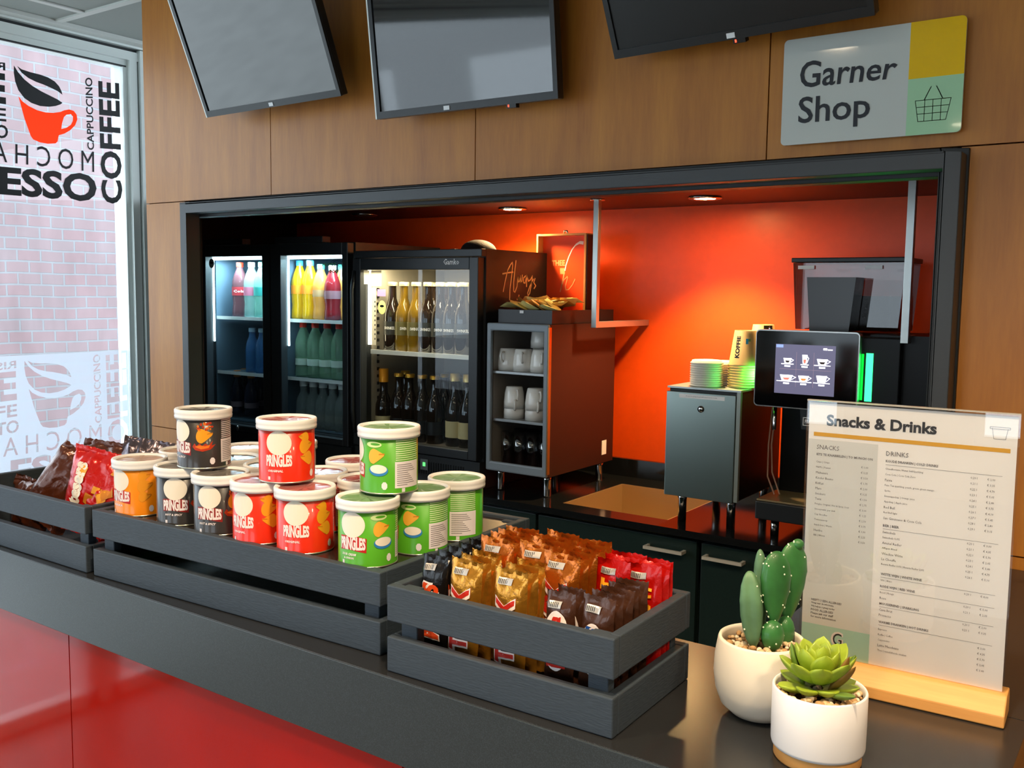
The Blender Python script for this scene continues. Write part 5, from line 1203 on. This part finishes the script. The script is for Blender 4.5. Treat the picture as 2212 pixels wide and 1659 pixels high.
into(MB().box(MX0+.02, 2.40, .945, MX1+.085, 2.66, 1.2345, M_BODY).build('back_column', bev=.003), cm)
into(MB().box(MX1+.010, 2.300, .945, MX1+.165, 2.399, 1.41, M_BODY).box(MX1+.088, 2.3995, .945, MX1+.165, 2.66, 1.41, M_BODY).build('right_housing', clean=False), cm)
M_GLED = mat('green_led', (.03, 1, .22), .4, emit=2.6)
GA, GB, GC_ = at(1860, 800, 1, 2.2745).x, at(1870, 800, 1, 2.2745).x, at(1885, 800, 1, 2.2745).x
b = MB().box(GA-.004, 2.2735, 1.258, GA+.005, 2.2758, 1.366, mat('green_led_dim', (.0, .8, .05), .4, emit=.8)); o = MB().box(GB, 2.2735, 1.256, GC_, 2.2758, 1.368, M_GLED).build('green_light_strip', clean=False); into(o, cm); o = b.build('green_side_glow'); into(o, cm)
b = MB()
for k in range(6): b.lathe([(.001, 0), (.0028, 0)], mat('led_dot', (.4, 1, .5), .4, emit=20), 10, cap=False)
l = alight('green_glow', (GB+.005, 2.268, 1.31), .01, .25, (.05, 1, .15), (PI/2, 0, PI), .10)
l2 = alight('green_glow_side', (-.862, 2.34, 1.30), .02, .35, (.05, 1, .15), (0, PI/2, 0), .09)
# spout, drip tray, milk hoses, badge
p = at(1673, 905, 1, 2.30)
into(MB().lathe([(.0045, 1.165), (.0050, 1.168), (.0050, 1.228)], M_CHROME, 16, (p.x, 2.30, 0)).build('milk_spout'), cm)
into(MB().prism([(-.742, 1.175), (-.700, 1.175), (-.690, 1.228), (-.748, 1.228)], 2.285, 2.35, M_FR).build('spout_block'), cm)
a, c = at(1714, 910, 1, 2.284), at(1750, 893, 1, 2.284)
into(MB().frame(-.738, 1.185, -.700, 1.205, 2.2815, 2.2848, .0015, M_PAPER).build('maker_plate'), cm)
A = Art().text('FRANKE', -.734, 1.190, -.704, 1.200, M_PAPER, 1, bold=.04, res=1); o = A.build('maker_name', None, lambda u, v, l: (u, 2.2842-l, v)); into(o, cm)
into(MB().box(MX0+.012, 2.255, .945, MX1+.05, 2.40, .990, M_FR).build('drip_base', bev=.003), cm)
b = MB().box(MX0+.014, 2.258, .9905, MX1+.045, 2.398, .995, mat('drip_tray_bronze', 'a08a6a', .35, .5)); into(b.build('drip_grid', bev=.001), cm)
hs = MB().tube([(-.835, 2.34, 1.215), (-.842, 2.34, 1.12), (-.838, 2.33, 1.04), (-.815, 2.32, .998)], .0022, mat('milk_hose', 'b08a78', .4), 8); hs.tube([(-.828, 2.345, 1.215), (-.836, 2.345, 1.12), (-.830, 2.34, 1.05), (-.805, 2.33, .998)], .0022, mat('milk_hose', 'b08a78', .4), 8); into(hs.build('milk_hose', clean=False), cm)
for x, y in ((-.80, 2.29), (-.58, 2.29), (-.80, 2.62), (-.50, 2.62)): into(MB().lathe([(.010, .0005), (.0105, .044)], M_CHROME, 16, (x, y, WT)).build('foot'), cm)
# hoppers
def hop(x0, x1, y0, y1, z0, z1, nm, m=M_SMOKE):
    v = [(x0+.012, y0, z0), (x1-.012, y0, z0), (x1-.012, y1, z0), (x0+.012, y1, z0), (x0, y0, z1), (x1, y0, z1), (x1, y1, z1), (x0, y1, z1)]
    b = MB().add(v, [(3, 2, 1, 0), (4, 5, 6, 7), (0, 1, 5, 4), (1, 2, 6, 5), (2, 3, 7, 6), (3, 0, 4, 7)], m); into(b.build(nm), cm)
hop(-.838, -.560, 2.46, 2.62, 1.412, 1.583, 'bean_hopper'); hop(-.775, -.655, 2.38, 2.455, 1.412, 1.545, 'front_hopper', mat('grey_smoked_front', '3c3a3a', .25))
into(MB().box(-.842, 2.455, 1.584, -.556, 2.625, 1.596, M_BLK).build('hopper_lid', bev=.002), cm)
into(MB().box(-.78, 2.50, 1.412, -.60, 2.60, 1.50, mat('dark_beans', '1a0f08', .6, bump=1, bscale=120)).build('beans'), cm)
for x in (-.835+.012, -.655): into(MB().box(x, 2.4535, 1.567, x+.042, 2.4548, 1.576, M_PAPER).build('hopper_label'), cm)
into(MB().box(-.83, 2.30, 1.4055, -.74, 2.37, 1.412, M_FR).build('lid_flap', bev=.001), cm)
into(MB().lathe([(.004, 1.4055), (.004, 1.418), (.003, 1.421), (.001, 1.4215)], M_CHROME, 12, (-.843+.010, 2.285+.01, 0)).build('knob'), cm)
